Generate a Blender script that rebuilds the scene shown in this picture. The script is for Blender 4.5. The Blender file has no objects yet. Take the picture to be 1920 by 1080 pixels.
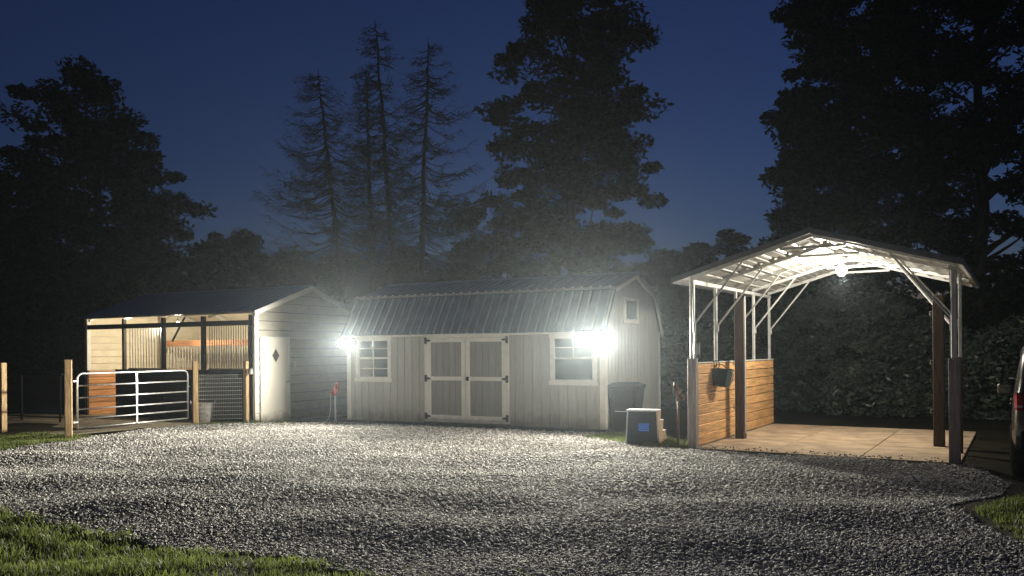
import bpy, bmesh, math, random
import numpy as np
from mathutils import Vector, Matrix, noise as mnoise
R = math.radians
sc = bpy.context.scene
COL = sc.collection
random.seed(7)
RNG = np.random.default_rng(11)

# ------------------------------------------------------------------ camera
CAM_H, FPX, YH, ROLL = 1.717, 1550.6, 656.8, 0.0075
cd = bpy.data.cameras.new('camera')
cam = bpy.data.objects.new('camera', cd); COL.objects.link(cam)
cd.sensor_width = 36.0
cd.lens = 36.0 * FPX / 1920.0
cd.shift_y = (YH - 540.0) / 1920.0
cd.clip_start = 0.05; cd.clip_end = 3000
cam.matrix_world = (Matrix.Translation((0, 0, CAM_H)) @ Matrix.Rotation(R(90), 4, 'X')
                    @ Matrix.Rotation(-ROLL, 4, 'Z'))
sc.camera = cam

# ------------------------------------------------------------------ world, twilight, exposure
SUN_EL, SUN_ROT = -1.5, 22.0             # the sun has set beyond the trees, to the right
w = bpy.data.worlds.new('World'); sc.world = w; w.use_nodes = True
nt = w.node_tree; nt.nodes.clear()
sky = nt.nodes.new('ShaderNodeTexSky'); sky.sky_type = 'NISHITA'; sky.sun_disc = False
sky.sun_elevation = R(SUN_EL); sky.sun_rotation = R(SUN_ROT)
sky.altitude = 200; sky.air_density = 1.0; sky.dust_density = 0.1; sky.ozone_density = 3.9
bg = nt.nodes.new('ShaderNodeBackground'); bg.inputs['Strength'].default_value = 0.2
out = nt.nodes.new('ShaderNodeOutputWorld')
nt.links.new(sky.outputs[0], bg.inputs[0]); nt.links.new(bg.outputs[0], out.inputs[0])

sd = bpy.data.lights.new('twilight_sun', 'SUN'); sd.energy = 0.01; sd.angle = R(30); sd.color = (0.6, 0.75, 1.0)
so = bpy.data.objects.new('twilight_sun', sd); COL.objects.link(so)
so.location = (10, 40, 40); so.rotation_euler = (R(-80), 0, -R(SUN_ROT))
vs = sc.view_settings
vs.view_transform = 'Standard'; vs.look = 'None'; vs.gamma = 1.0; vs.use_curve_mapping = False
vs.exposure = 0.0
sc.cycles.use_denoising = True
sc.cycles.max_bounces = 8; sc.cycles.diffuse_bounces = 4; sc.cycles.glossy_bounces = 3
sc.cycles.transmission_bounces = 4; sc.cycles.volume_bounces = 0; sc.cycles.transparent_max_bounces = 8
sc.cycles.sample_clamp_indirect = 4.0

# lamp brightness, tuned against the photograph
SHED_BEAM, SHED_SPILL, CARPORT_W, BARN_W = 11500.0, 2250.0, 320.0, 330.0
LAMP_COL = (1.0, 0.93, 0.79)
HAZE = 0.00055

# ------------------------------------------------------------------ materials
MATS = {}
def mat(name, col, rough=0.7, metal=0.0, vary=0.12, scale=6.0, bump=0.0, bscale=60.0,
        stretch=(1, 1, 1), stretch2=None, rnd=0.0, col2=None, spec=0.4, dirt=0.0, coat=0.0, thin=0.0, splash=0.0):
    m = bpy.data.materials.new(name); m.use_nodes = True
    n = m.node_tree.nodes; l = m.node_tree.links
    b = n['Principled BSDF']
    b.inputs['Roughness'].default_value = rough
    b.inputs['Metallic'].default_value = metal
    b.inputs['Specular IOR Level'].default_value = spec
    if coat: b.inputs['Coat Weight'].default_value = coat; b.inputs['Coat Roughness'].default_value = .08
    tc = n.new('ShaderNodeTexCoord'); mp = n.new('ShaderNodeMapping')
    mp.inputs['Scale'].default_value = stretch
    l.new(tc.outputs['Object'], mp.inputs['Vector'])
    oi = n.new('ShaderNodeObjectInfo')
    ad = n.new('ShaderNodeVectorMath'); ad.operation = 'ADD'
    sv = n.new('ShaderNodeVectorMath'); sv.operation = 'SCALE'; sv.inputs[3].default_value = 37.0
    cx = n.new('ShaderNodeCombineXYZ')
    for i in range(3): l.new(oi.outputs['Random'], cx.inputs[i])
    l.new(cx.outputs[0], sv.inputs[0]); l.new(mp.outputs[0], ad.inputs[0]); l.new(sv.outputs[0], ad.inputs[1])
    nz = n.new('ShaderNodeTexNoise'); nz.inputs['Scale'].default_value = scale
    nz.inputs['Detail'].default_value = 8; nz.inputs['Roughness'].default_value = .65
    l.new(ad.outputs[0], nz.inputs['Vector'])
    cr = n.new('ShaderNodeValToRGB')
    c1 = [max(0, c * (1 - vary * 2)) for c in col]; c2 = list(col2) if col2 else [min(1, c * (1 + vary * 2)) for c in col]
    cr.color_ramp.elements[0].position = .3; cr.color_ramp.elements[1].position = .7
    cr.color_ramp.elements[0].color = (*c1, 1); cr.color_ramp.elements[1].color = (*c2, 1)
    l.new(nz.outputs['Fac'], cr.inputs['Fac'])
    src = cr.outputs[0]
    if rnd:
        mr = n.new('ShaderNodeMapRange'); mr.inputs[3].default_value = 1 - rnd; mr.inputs[4].default_value = 1 + rnd
        l.new(oi.outputs['Random'], mr.inputs[0])
        mx = n.new('ShaderNodeVectorMath'); mx.operation = 'SCALE'
        l.new(src, mx.inputs[0]); l.new(mr.outputs[0], mx.inputs[3]); src = mx.outputs[0]
    if dirt:
        n2 = n.new('ShaderNodeTexNoise'); n2.inputs['Scale'].default_value = 1.7; n2.inputs['Detail'].default_value = 9
        n2.inputs['Roughness'].default_value = .7
        l.new(ad.outputs[0], n2.inputs['Vector'])
        r2 = n.new('ShaderNodeMapRange'); r2.inputs[1].default_value = .5; r2.inputs[2].default_value = .75
        r2.inputs[3].default_value = 0; r2.inputs[4].default_value = dirt
        l.new(n2.outputs['Fac'], r2.inputs[0])
        mm = n.new('ShaderNodeMix'); mm.data_type = 'RGBA'
        l.new(r2.outputs[0], mm.inputs[0]); l.new(src, mm.inputs[6]); mm.inputs[7].default_value = (.07, .06, .045, 1)
        src = mm.outputs[2]
    if splash:   # mud thrown up by rain along the foot of the wall
        sp = n.new('ShaderNodeSeparateXYZ'); l.new(tc.outputs['Object'], sp.inputs[0])
        n3 = n.new('ShaderNodeTexNoise'); n3.inputs['Scale'].default_value = 5.0; n3.inputs['Detail'].default_value = 9; n3.inputs['Roughness'].default_value = .75
        l.new(tc.outputs['Object'], n3.inputs['Vector'])
        h3 = n.new('ShaderNodeMapRange'); h3.inputs[1].default_value = splash; h3.inputs[2].default_value = .03; h3.inputs[3].default_value = -.25; h3.inputs[4].default_value = .85
        l.new(sp.outputs['Z'], h3.inputs[0])
        a3 = n.new('ShaderNodeMath'); a3.operation = 'MULTIPLY_ADD'; a3.inputs[1].default_value = 1.5; a3.inputs[2].default_value = -.75
        l.new(n3.outputs['Fac'], a3.inputs[0])
        b3 = n.new('ShaderNodeMath'); b3.operation = 'ADD'; b3.use_clamp = True; l.new(h3.outputs[0], b3.inputs[0]); l.new(a3.outputs[0], b3.inputs[1])
        m3 = n.new('ShaderNodeMix'); m3.data_type = 'RGBA'; l.new(b3.outputs[0], m3.inputs[0]); l.new(src, m3.inputs[6]); m3.inputs[7].default_value = (.13, .11, .08, 1)
        src = m3.outputs[2]
    l.new(src, b.inputs['Base Color'])
    if thin:   # light passing through a leaf
        tr = n.new('ShaderNodeBsdfTranslucent'); l.new(src, tr.inputs[0])
        ms = n.new('ShaderNodeMixShader'); ms.inputs[0].default_value = thin
        l.new(b.outputs[0], ms.inputs[1]); l.new(tr.outputs[0], ms.inputs[2]); l.new(ms.outputs[0], n['Material Output'].inputs[0])
    rr = n.new('ShaderNodeMapRange'); rr.inputs[3].default_value = max(.03, rough - .12); rr.inputs[4].default_value = min(1, rough + .12)
    l.new(nz.outputs['Fac'], rr.inputs[0]); l.new(rr.outputs[0], b.inputs['Roughness'])
    if bump:
        nb = n.new('ShaderNodeTexNoise'); nb.inputs['Scale'].default_value = bscale; nb.inputs['Detail'].default_value = 6
        l.new(ad.outputs[0], nb.inputs['Vector'])
        bp = n.new('ShaderNodeBump'); bp.inputs['Strength'].default_value = bump; bp.inputs['Distance'].default_value = .02
        l.new(nb.outputs['Fac'], bp.inputs['Height']); l.new(bp.outputs[0], b.inputs['Normal'])
    MATS[name] = m
    return m
def emis(name, col, s):
    m = bpy.data.materials.new(name); m.use_nodes = True
    n = m.node_tree.nodes; l = m.node_tree.links
    n.remove(n['Principled BSDF'])
    e = n.new('ShaderNodeEmission'); e.inputs[0].default_value = (*col, 1); e.inputs[1].default_value = s
    l.new(e.outputs[0], n['Material Output'].inputs[0]); return m

M_soil = mat('soil_and_turf', (.018, .02, .011), .95, vary=.3, scale=1.2, bump=.9, bscale=14, col2=(.03, .027, .018), spec=.05)
M_dirt = mat('packed_dirt', (.20, .17, .12), .95, vary=.25, scale=5, bump=.7, bscale=40)
M_bed = mat('gravel_fines', (.10, .097, .09), .95, vary=.4, scale=9, bump=1.0, bscale=38, spec=.1)
M_stone = mat('gravel_stone', (.34, .335, .315), .8, vary=.25, scale=20, rnd=.75, bump=.3)
M_pad = mat('stained_concrete', (.44, .325, .215), .8, vary=.2, scale=2.2, bump=.15, bscale=70, rnd=.1, dirt=.35, stretch=(1, 1.6, 1))
M_side = mat('cream_metal_siding', (.40, .385, .34), .5, splash=.5, vary=.07, scale=3, rnd=.05, dirt=.12)
M_sidein = mat('cream_inside_siding', (.62, .56, .44), .5, vary=.06, scale=3, rnd=.05, dirt=.15)
M_white = mat('white_painted_trim', (.72, .71, .66), .5, splash=.3, vary=.05, scale=7, dirt=.12)
M_doorw = mat('white_steel_door', (.76, .74, .66), .4, splash=.35, vary=.03, scale=2, dirt=.06)
M_t111 = mat('grey_painted_siding', (.39, .385, .36), .8, splash=.5, vary=.09, scale=5, stretch=(9, 9, .6), rnd=.06, bump=.25, bscale=16, dirt=.1)
M_panel = mat('dark_grey_door_panel', (.25, .246, .24), .8, vary=.08, scale=5, stretch=(9, 9, .6), rnd=.06, bump=.25, bscale=16, dirt=.1)
M_roof = mat('blue_grey_metal_roof', (.20, .27, .35), .36, metal=.45, vary=.12, scale=2, rnd=.06, dirt=.1)
M_roofd = mat('dark_blue_metal_roof', (.11, .22, .33), .38, metal=.45, vary=.1, scale=2, rnd=.05, dirt=.1)
M_galv = mat('galvanised_steel', (.40, .41, .41), .42, metal=.75, vary=.15, scale=14, dirt=.1)
M_frame = mat('white_steel_tube', (.62, .62, .60), .45, metal=.2, vary=.08, scale=9, dirt=.15)
M_under = mat('white_roof_sheet', (.47, .465, .435), .42, metal=.15, vary=.07, scale=3, rnd=.04, dirt=.12)
M_fascia = mat('grey_roof_trim', (.17, .18, .19), .5, metal=.2, vary=.1, scale=5)
M_plank = mat('oiled_pine_plank', (.66, .375, .15), .6, vary=.25, scale=3.2, stretch=(9, .5, 9), rnd=.16, bump=.2, bscale=9, dirt=.12)
M_kick = mat('orange_kick_board', (.42, .20, .085), .7, vary=.25, scale=3, stretch=(9, .6, 9), rnd=.2, bump=.2, bscale=9, dirt=.25)
M_board = mat('orange_rail_board', (.26, .125, .058), .7, vary=.25, scale=3, stretch=(.6, 9, 9), rnd=.2, bump=.2, bscale=9, dirt=.2)
M_brown = mat('dark_brown_timber', (.075, .05, .042), .75, vary=.25, scale=4, stretch=(9, 9, .6), bump=.3, bscale=9)
M_sleeve = mat('weathered_grey_timber', (.34, .29, .28), .8, vary=.2, scale=4, stretch=(9, 9, .6), bump=.3, bscale=9)
M_dark = mat('black_stained_timber', (.018, .017, .016), .75, vary=.3, scale=5, rnd=.2, bump=.2)
M_post = mat('treated_fence_post', (.46, .32, .17), .8, vary=.25, scale=4, stretch=(9, 9, .7), rnd=.12, bump=.35, bscale=9, dirt=.3)
M_black = mat('black_plastic', (.014, .015, .017), .6, spec=.15, vary=.15, scale=6, dirt=.1)
M_iron = mat('black_iron', (.015, .015, .015), .5, metal=.5, vary=.1)
M_glass = mat('dark_window_glass', (.035, .045, .055), .06, vary=.1, scale=2, spec=.8)
M_navy = mat('dark_grey_plastic', (.014, .019, .028), .7, spec=.08, vary=.12, scale=7, dirt=.1)
M_lgrey = mat('pale_grey_plastic', (.50, .52, .54), .55, vary=.08, scale=6, dirt=.15)
M_blue = mat('blue_label', (.0, .17, .8), .4, vary=.05, scale=12)
M_blue2 = mat('deep_blue_print', (.0, .09, .5), .4, vary=.05, scale=12)
M_red = mat('red_enamel', (.42, .04, .035), .45, vary=.15, scale=20, dirt=.2)
M_rust = mat('dull_red_cast_iron', (.06, .035, .035), .6, vary=.3, scale=20, dirt=.3)
M_hose = mat('grey_hose', (.32, .36, .36), .5, vary=.1)
M_hosed = mat('black_hose', (.02, .025, .02), .5, vary=.1)
M_tub = mat('pale_muck_tub', (.30, .29, .27), .65, vary=.15, scale=5, dirt=.3)
M_bag = mat('dark_green_canvas', (.012, .03, .028), .85, vary=.2, scale=30, bump=.3)
M_car = mat('dark_car_paint', (.028, .030, .029), .3, metal=.2, vary=.05, coat=.6)
M_carg = mat('tinted_car_glass', (.012, .013, .014), .05, vary=.05, spec=.8)
M_tail = mat('red_tail_lamp', (.5, .015, .02), .2, vary=.1, spec=.7, coat=.5)
M_chrome = mat('chrome', (.7, .7, .7), .15, metal=1.0, vary=.03)
M_tyre = mat('tyre_rubber', (.015, .015, .015), .85, vary=.1)
M_bark = mat('bark', (.06, .05, .04), .9, vary=.3, scale=8, stretch=(1, 1, .25), bump=.6, bscale=12)
M_leaf = mat('dark_leaf', (.045, .07, .025), .6, thin=.45, vary=.35, scale=1.3, spec=.3)
M_leaf2 = mat('shrub_leaf', (.14, .18, .13), .4, thin=.45, vary=.35, scale=2.5, spec=.6)
M_leaf3 = mat('far_leaf', (.035, .055, .025), .7, vary=.3, scale=.8, spec=.2)
M_needle = mat('dry_needle', (.05, .06, .045), .8, vary=.3, scale=2)
M_grass = mat('grass_blade', (.095, .14, .035), .6, thin=.45, vary=.35, scale=3.0, col2=(.21, .26, .065), spec=.35)
M_pane = mat('frosted_dark_pane', (.075, .07, .062), .5, vary=.1, spec=.15)
M_lens = emis('lit_lamp_lens', (1.0, .95, .82), 60.0)
M_bulb = emis('lit_bulb', (1.0, .93, .78), 60.0)

# ------------------------------------------------------------------ mesh helpers
class MB:
    def __init__(s): s.v = []; s.f = []; s.mi = []
    def add(s, v, f):
        o = len(s.v); s.v += [tuple(p) for p in v]; s.f += [tuple(i + o for i in q) for q in f]; return s
    def box(s, x0, x1, y0, y1, z0, z1, c=0.0):
        if c <= 0:
            v = [(x, y, z) for z in (z0, z1) for y in (y0, y1) for x in (x0, x1)]
            return s.add(v, [(0, 2, 3, 1), (4, 5, 7, 6), (0, 1, 5, 4), (2, 6, 7, 3), (0, 4, 6, 2), (1, 3, 7, 5)])
        bm = bmesh.new(); bmesh.ops.create_cube(bm, size=1)
        for q in bm.verts: q.co = ((q.co.x + .5) * (x1 - x0) + x0, (q.co.y + .5) * (y1 - y0) + y0, (q.co.z + .5) * (z1 - z0) + z0)
        bmesh.ops.bevel(bm, geom=list(bm.edges), offset=c, segments=1, affect='EDGES')
        bm.verts.ensure_lookup_table(); bm.verts.index_update()
        s.add([q.co[:] for q in bm.verts], [[q.index for q in f.verts] for f in bm.faces]); bm.free(); return s
    def bar(s, a, b, wd, h=None, up=(0, 0, 1)):
        """rectangular bar from a to b"""
        h = h or wd; a = Vector(a); b = Vector(b); d = (b - a).normalized(); up = Vector(up)
        if abs(d.dot(up)) > .98: up = Vector((1, 0, 0))
        sx = d.cross(up).normalized() * wd / 2; sz = sx.cross(d).normalized() * h / 2
        v = [p + i * sx + j * sz for p in (a, b) for i, j in ((-1, -1), (1, -1), (1, 1), (-1, 1))]
        return s.add(v, [(0, 3, 2, 1), (4, 5, 6, 7), (0, 1, 5, 4), (1, 2, 6, 5), (2, 3, 7, 6), (3, 0, 4, 7)])
    def tube(s, pts, r, n=8, cap=True):
        pts = [Vector(p) for p in pts]; rr = r if isinstance(r, (list, tuple)) else [r] * len(pts)
        o = len(s.v); ref = None
        for i, p in enumerate(pts):
            d = (pts[min(i + 1, len(pts) - 1)] - pts[max(i - 1, 0)])
            d = d.normalized() if d.length > 1e-9 else Vector((0, 0, 1))
            if ref is None:
                ref = Vector((1, 0, 0)) if abs(d.x) < .8 else Vector((0, 1, 0))
            e1 = (ref - d * ref.dot(d))
            if e1.length < 1e-6: e1 = Vector((0, 1, 0)) - d * d.y
            e1.normalize(); e2 = d.cross(e1); ref = e1
            for k in range(n):
                a = 2 * math.pi * k / n
                s.v.append(tuple(p + (e1 * math.cos(a) + e2 * math.sin(a)) * rr[i]))
        for i in range(len(pts) - 1):
            for k in range(n):
                k2 = (k + 1) % n
                s.f.append((o + i * n + k, o + i * n + k2, o + (i + 1) * n + k2, o + (i + 1) * n + k))
        if cap:
            s.f.append(tuple(o + k for k in reversed(range(n)))); s.f.append(tuple(o + (len(pts) - 1) * n + k for k in range(n)))
        return s
    def prism(s, poly, fn):
        """poly 2D list, fn(p, t) -> 3D point for t in (0,1)"""
        n = len(poly); v = [fn(p, 0) for p in poly] + [fn(p, 1) for p in poly]
        f = [tuple(range(n))[::-1], tuple(range(n, 2 * n))] + [(i, (i + 1) % n, n + (i + 1) % n, n + i) for i in range(n)]
        return s.add(v, f)
    def lathe(s, prof, n=20, c=(0, 0, 0)):
        o = len(s.v)
        for r, z in prof:
            for k in range(n):
                a = 2 * math.pi * k / n; s.v.append((c[0] + r * math.cos(a), c[1] + r * math.sin(a), c[2] + z))
        for i in range(len(prof) - 1):
            for k in range(n):
                k2 = (k + 1) % n; s.f.append((o + i * n + k, o + i * n + k2, o + (i + 1) * n + k2, o + (i + 1) * n + k))
        return s
    def build(s, name, m, parent=None, smooth=False, fix=True):
        me = bpy.data.meshes.new(name); me.from_pydata(s.v, [], s.f)
        if fix:
            bm = bmesh.new(); bm.from_mesh(me); bmesh.ops.recalc_face_normals(bm, faces=bm.faces); bm.to_mesh(me); bm.free()
        if smooth: me.polygons.foreach_set('use_smooth', [True] * len(me.polygons))
        me.materials.append(m); me.update()
        o = bpy.data.objects.new(name, me); COL.objects.link(o)
        if parent: o.parent = parent
        return o
def npmesh(name, V, F, m, parent=None):
    """V (n,3), F (k,q) arrays"""
    me = bpy.data.meshes.new(name); q = F.shape[1]
    me.vertices.add(len(V)); me.vertices.foreach_set('co', np.asarray(V, np.float32).ravel())
    me.loops.add(F.size); me.loops.foreach_set('vertex_index', np.asarray(F, np.int32).ravel())
    me.polygons.add(len(F)); me.polygons.foreach_set('loop_start', np.arange(0, F.size, q, dtype=np.int32))
    me.polygons.foreach_set('loop_total', np.full(len(F), q, np.int32))
    me.update(calc_edges=True); me.materials.append(m)
    o = bpy.data.objects.new(name, me); COL.objects.link(o)
    if parent: o.parent = parent
    return o
def box(name, m, parent, *a, c=0.0): return MB().box(*a, c).build(name, m, parent, fix=(c > 0))
def tag(o, label=None, cat=None, group=None, kind=None):
    if label: o['label'] = label
    if cat: o['category'] = cat
    if group: o['group'] = group
    if kind: o['kind'] = kind
    return o
def thing(name, label, cat, loc=(0, 0, 0), rz=0.0, group=None):
    o = bpy.data.objects.new(name, None); COL.objects.link(o)
    o.location = loc; o.rotation_euler = (0, 0, rz); o.empty_display_size = .3
    return tag(o, label, cat, group)
def copy_tree(o, parent=None):
    c = o.copy(); COL.objects.link(c); c.parent = parent
    for ch in list(o.children): copy_tree(ch, c)
    return c
def ground_at(px, py, z=0.0):
    """point of the photograph (1920 wide) on a level plane: used to lay out plan positions"""
    a, b = px - 960, py - YH; c, s = math.cos(ROLL), math.sin(ROLL)
    u, v = c * a - s * b, s * a + c * b
    Y = FPX * (CAM_H - z) / v
    return u / FPX * Y, Y
def plan(px, Y): return (px - 960) / FPX * Y
def zat(px, py, Y): return CAM_H - (py - (YH - ROLL * (px - 960))) / FPX * Y

# relief of the ground: shallow wheel ruts and humps
_k = RNG.normal(0, 1, (14, 2)); _ph = RNG.uniform(0, 6.28, 14); _fr = RNG.uniform(.7, 3.2, 14)
_k /= np.linalg.norm(_k, axis=1)[:, None]
def gz(x, y):
    x = np.asarray(x, float); y = np.asarray(y, float); z = np.zeros(np.broadcast(x, y).shape)
    for i in range(14): z = z + np.sin((_k[i, 0] * x + _k[i, 1] * 1.6 * y) * _fr[i] + _ph[i]) * .011 / (.5 + .5 * _fr[i])
    fade = np.clip((15.5 + .45 * (2 - x) - y) / 3.0, 0, 1) * np.clip((y + 2) / 4, 0, 1)
    fade = fade * np.clip((60 - np.abs(x)) / 10, 0, 1)
    return z * fade * 1.35
def inpoly(x, y, P):
    x = np.asarray(x); y = np.asarray(y); r = np.zeros(x.shape, bool); j = len(P) - 1
    for i in range(len(P)):
        xi, yi = P[i]; xj, yj = P[j]
        with np.errstate(divide='ignore', invalid='ignore'):
            c = ((yi > y) != (yj > y)) & (x < (xj - xi) * (y - yi) / (yj - yi + 1e-12) + xi)
        r ^= c; j = i
    return r
def wob(x, y, s=1.0): return (np.sin(x * 3.1 * s + 1.3) * np.cos(y * 2.7 * s) + .6 * np.sin(x * 7.3 * s + y * 5.1 * s) + .4 * np.sin(x * 15 * s - y * 13 * s)) * .12

# ------------------------------------------------------------------ the setting: ground, gravel bed, dirt, concrete
def axis(lo, hi, st, far): 
    a = np.arange(lo, hi, st); o1 = lo - np.geomspace(.3, far, 26)[::-1]; o2 = hi + np.geomspace(.3, far, 26)
    return np.concatenate([o1, a, o2])
gx, gy = axis(-15, 13, .16, 900), axis(2, 24, .16, 1200)
GX, GY = np.meshgrid(gx, gy); V = np.stack([GX, GY, gz(GX, GY)], -1).reshape(-1, 3)
nx, ny = len(gx), len(gy); I = np.arange((ny - 1) * nx).reshape(ny - 1, nx)[:, :-1].ravel()
F = np.stack([I, I + 1, I + nx + 1, I + nx], 1)
g = npmesh('ground', V, F, M_soil); tag(g, kind='structure')

S_T, C_T, B_T = .4725, .5514, .4807
GRAVEL = [(-9.0, 17.2), (-7.55, 19.6), (-6.2, 20.15), (-3.9, 19.9), (1.95, 16.85), (1.75, 16.2), (2.2, 14.75), (3.0, 13.9), (6.5, 11.75),
          (6.3, 10.4), (5.6, 9.6), (4.75, 8.9), (4.5, 7.9), (4.3, 6.9), (4.7, 6.2), (5.2, 5), (5, 2.2), (1.6, 2.2), (.3, 5.4), (-.75, 6.3), (-3.1, 7.4), (-5.4, 8.7), (-9.5, 11.6), (-11.5, 14.6), (-9.4, 15.2), (-8.9, 16.0)]
def ingravel(x, y): d = wob(x, y, .8) * .7; return inpoly(x + d, y + d * .7, GRAVEL)
fx = np.arange(-12, 7.4, .08); fy = np.arange(2, 21, .08)
FX, FY = np.meshgrid(fx, fy); keep = inpoly(FX + .04, FY + .04, GRAVEL)[:-1, :-1].ravel() & ingravel(FX + .04, FY + .04)[:-1, :-1].ravel()
I = np.arange((len(fy) - 1) * len(fx)).reshape(len(fy) - 1, len(fx))[:, :-1].ravel()[keep]
F = np.stack([I, I + 1, I + len(fx) + 1, I + len(fx)], 1)
V = np.stack([FX, FY, gz(FX, FY) + .012], -1).reshape(-1, 3)
u_, inv = np.unique(F.ravel(), return_inverse=True)
g = npmesh('gravel_yard', V[u_], inv.reshape(F.shape), M_bed); tag(g, kind='structure')
DIRT = [(-14, 19.5), (-9.3, 17.3), (-7.7, 19.6), (-6.3, 20.05), (-3.9, 22.5), (-9, 29), (-14.5, 26)]
V = np.array([(x, y, .008) for x, y in DIRT]); g = npmesh('dirt_paddock', V, np.arange(len(DIRT))[None, :], M_dirt); tag(g, kind='structure')

# loose gravel stones on the yard
N = 340000
U = RNG.uniform(0, 1, N); yy = 4.6 + (20.2 - 4.6) * U ** 1.25
xx = RNG.uniform(-.70, .68, N) * (yy + .6)
trk = .5 + .5 * np.sin(xx * .9 + yy * 1.7 + 1.5 * np.sin(xx * .5)) * np.sin(yy * 2.3 - xx * .6 + .8)    # packed wheel tracks
ok = ingravel(xx, yy) & (RNG.uniform(0, 1, N) < .42 + .75 * trk); xx, yy = xx[ok], yy[ok]
V = np.stack([xx, yy, gz(xx, yy) + .016], -1)
# stray stones thrown onto the turf edge and along the pad
sxx = RNG.uniform(-9, 6, 5000); syy = RNG.uniform(5, 17, 5000)
ok = inpoly(sxx, syy, [(x * 1.04, y) for x, y in GRAVEL]) & ~ingravel(sxx, syy)
V = np.concatenate([V, np.stack([sxx[ok], syy[ok], gz(sxx[ok], syy[ok]) + .01], -1)])
t_ = RNG.uniform(0, 1, 150); e_ = np.abs(RNG.normal(0, .22, 150))   # stones kicked onto the concrete
V = np.concatenate([V, np.stack([3.063 + (.1 + 3.7 * t_) * math.cos(C_T) + e_ * math.sin(C_T), 14.085 - (.1 + 3.7 * t_) * math.sin(C_T) + e_ * math.cos(C_T), np.full(150, .042)], -1)])
me = bpy.data.meshes.new('loose_gravel'); me.vertices.add(len(V)); me.vertices.foreach_set('co', V.astype(np.float32).ravel()); me.update()
me.materials.append(M_stone)
gs = bpy.data.objects.new('loose_gravel', me); COL.objects.link(gs)
tag(gs, 'loose angular grey gravel covering the yard', 'gravel', kind='stuff')
ng = bpy.data.node_groups.new('scatter_gravel', 'GeometryNodeTree')
ng.interface.new_socket('Geometry', in_out='INPUT', socket_type='NodeSocketGeometry')
ng.interface.new_socket('Geometry', in_out='OUTPUT', socket_type='NodeSocketGeometry')
n = ng.nodes; l = ng.links
gi = n.new('NodeGroupInput'); go = n.new('NodeGroupOutput')
iop = n.new('GeometryNodeInstanceOnPoints'); iop.inputs['Pick Instance'].default_value = True
jg = n.new('GeometryNodeJoinGeometry')
for k in range(5):
    ic = n.new('GeometryNodeMeshIcoSphere'); ic.inputs['Radius'].default_value = 1.0; ic.inputs['Subdivisions'].default_value = 2 if k < 2 else 1
    sp = n.new('GeometryNodeSetPosition'); tx = n.new('ShaderNodeTexNoise'); tx.inputs['Scale'].default_value = .9
    ps = n.new('GeometryNodeInputPosition'); va = n.new('ShaderNodeVectorMath'); va.operation = 'ADD'; va.inputs[1].default_value = (k * 9.1, k * 3.7, k)
    l.new(ps.outputs[0], va.inputs[0]); l.new(va.outputs[0], tx.inputs['Vector'])
    vs2 = n.new('ShaderNodeVectorMath'); vs2.operation = 'SUBTRACT'; vs2.inputs[1].default_value = (.5, .5, .5); l.new(tx.outputs['Color'], vs2.inputs[0])
    vm = n.new('ShaderNodeVectorMath'); vm.operation = 'MULTIPLY'; vm.inputs[1].default_value = (1.7, 1.7, 1.4); l.new(vs2.outputs[0], vm.inputs[0])
    l.new(ic.outputs['Mesh'], sp.inputs['Geometry']); l.new(vm.outputs[0], sp.inputs['Offset'])
    tf = n.new('GeometryNodeTransform'); tf.inputs['Scale'].default_value = [(1.25, .8, .6), (1, 1, .65), (1.4, .75, .5), (1, .8, .8), (1.1, .95, .5)][k]
    l.new(sp.outputs[0], tf.inputs['Geometry'])
    sm = n.new('GeometryNodeSetMaterial'); sm.inputs['Material'].default_value = M_stone; l.new(tf.outputs[0], sm.inputs['Geometry'])
    g2 = n.new('GeometryNodeGeometryToInstance'); l.new(sm.outputs[0], g2.inputs[0]); l.new(g2.outputs[0], jg.inputs[0])
rr = n.new('FunctionNodeRandomValue'); rr.data_type = 'FLOAT_VECTOR'
rr.inputs[0].default_value = (-.45, -.45, 0); rr.inputs[1].default_value = (.45, .45, 6.28)
rs = n.new('FunctionNodeRandomValue'); rs.data_type = 'FLOAT'; rs.inputs[2].default_value = 0.0; rs.inputs[3].default_value = 1.0; rs.inputs['Seed'].default_value = 5
pw = n.new('ShaderNodeMath'); pw.operation = 'POWER'; pw.inputs[1].default_value = 2.2; l.new(rs.outputs[1], pw.inputs[0])
mr = n.new('ShaderNodeMapRange'); mr.inputs[3].default_value = .009; mr.inputs[4].default_value = .024; l.new(pw.outputs[0], mr.inputs[0])
l.new(gi.outputs[0], iop.inputs['Points']); l.new(jg.outputs[0], iop.inputs['Instance'])
l.new(rr.outputs[0], iop.inputs['Rotation']); l.new(mr.outputs[0], iop.inputs['Scale'])
l.new(iop.outputs[0], go.inputs[0])
md = gs.modifiers.new('scatter', 'NODES'); md.node_group = ng

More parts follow.
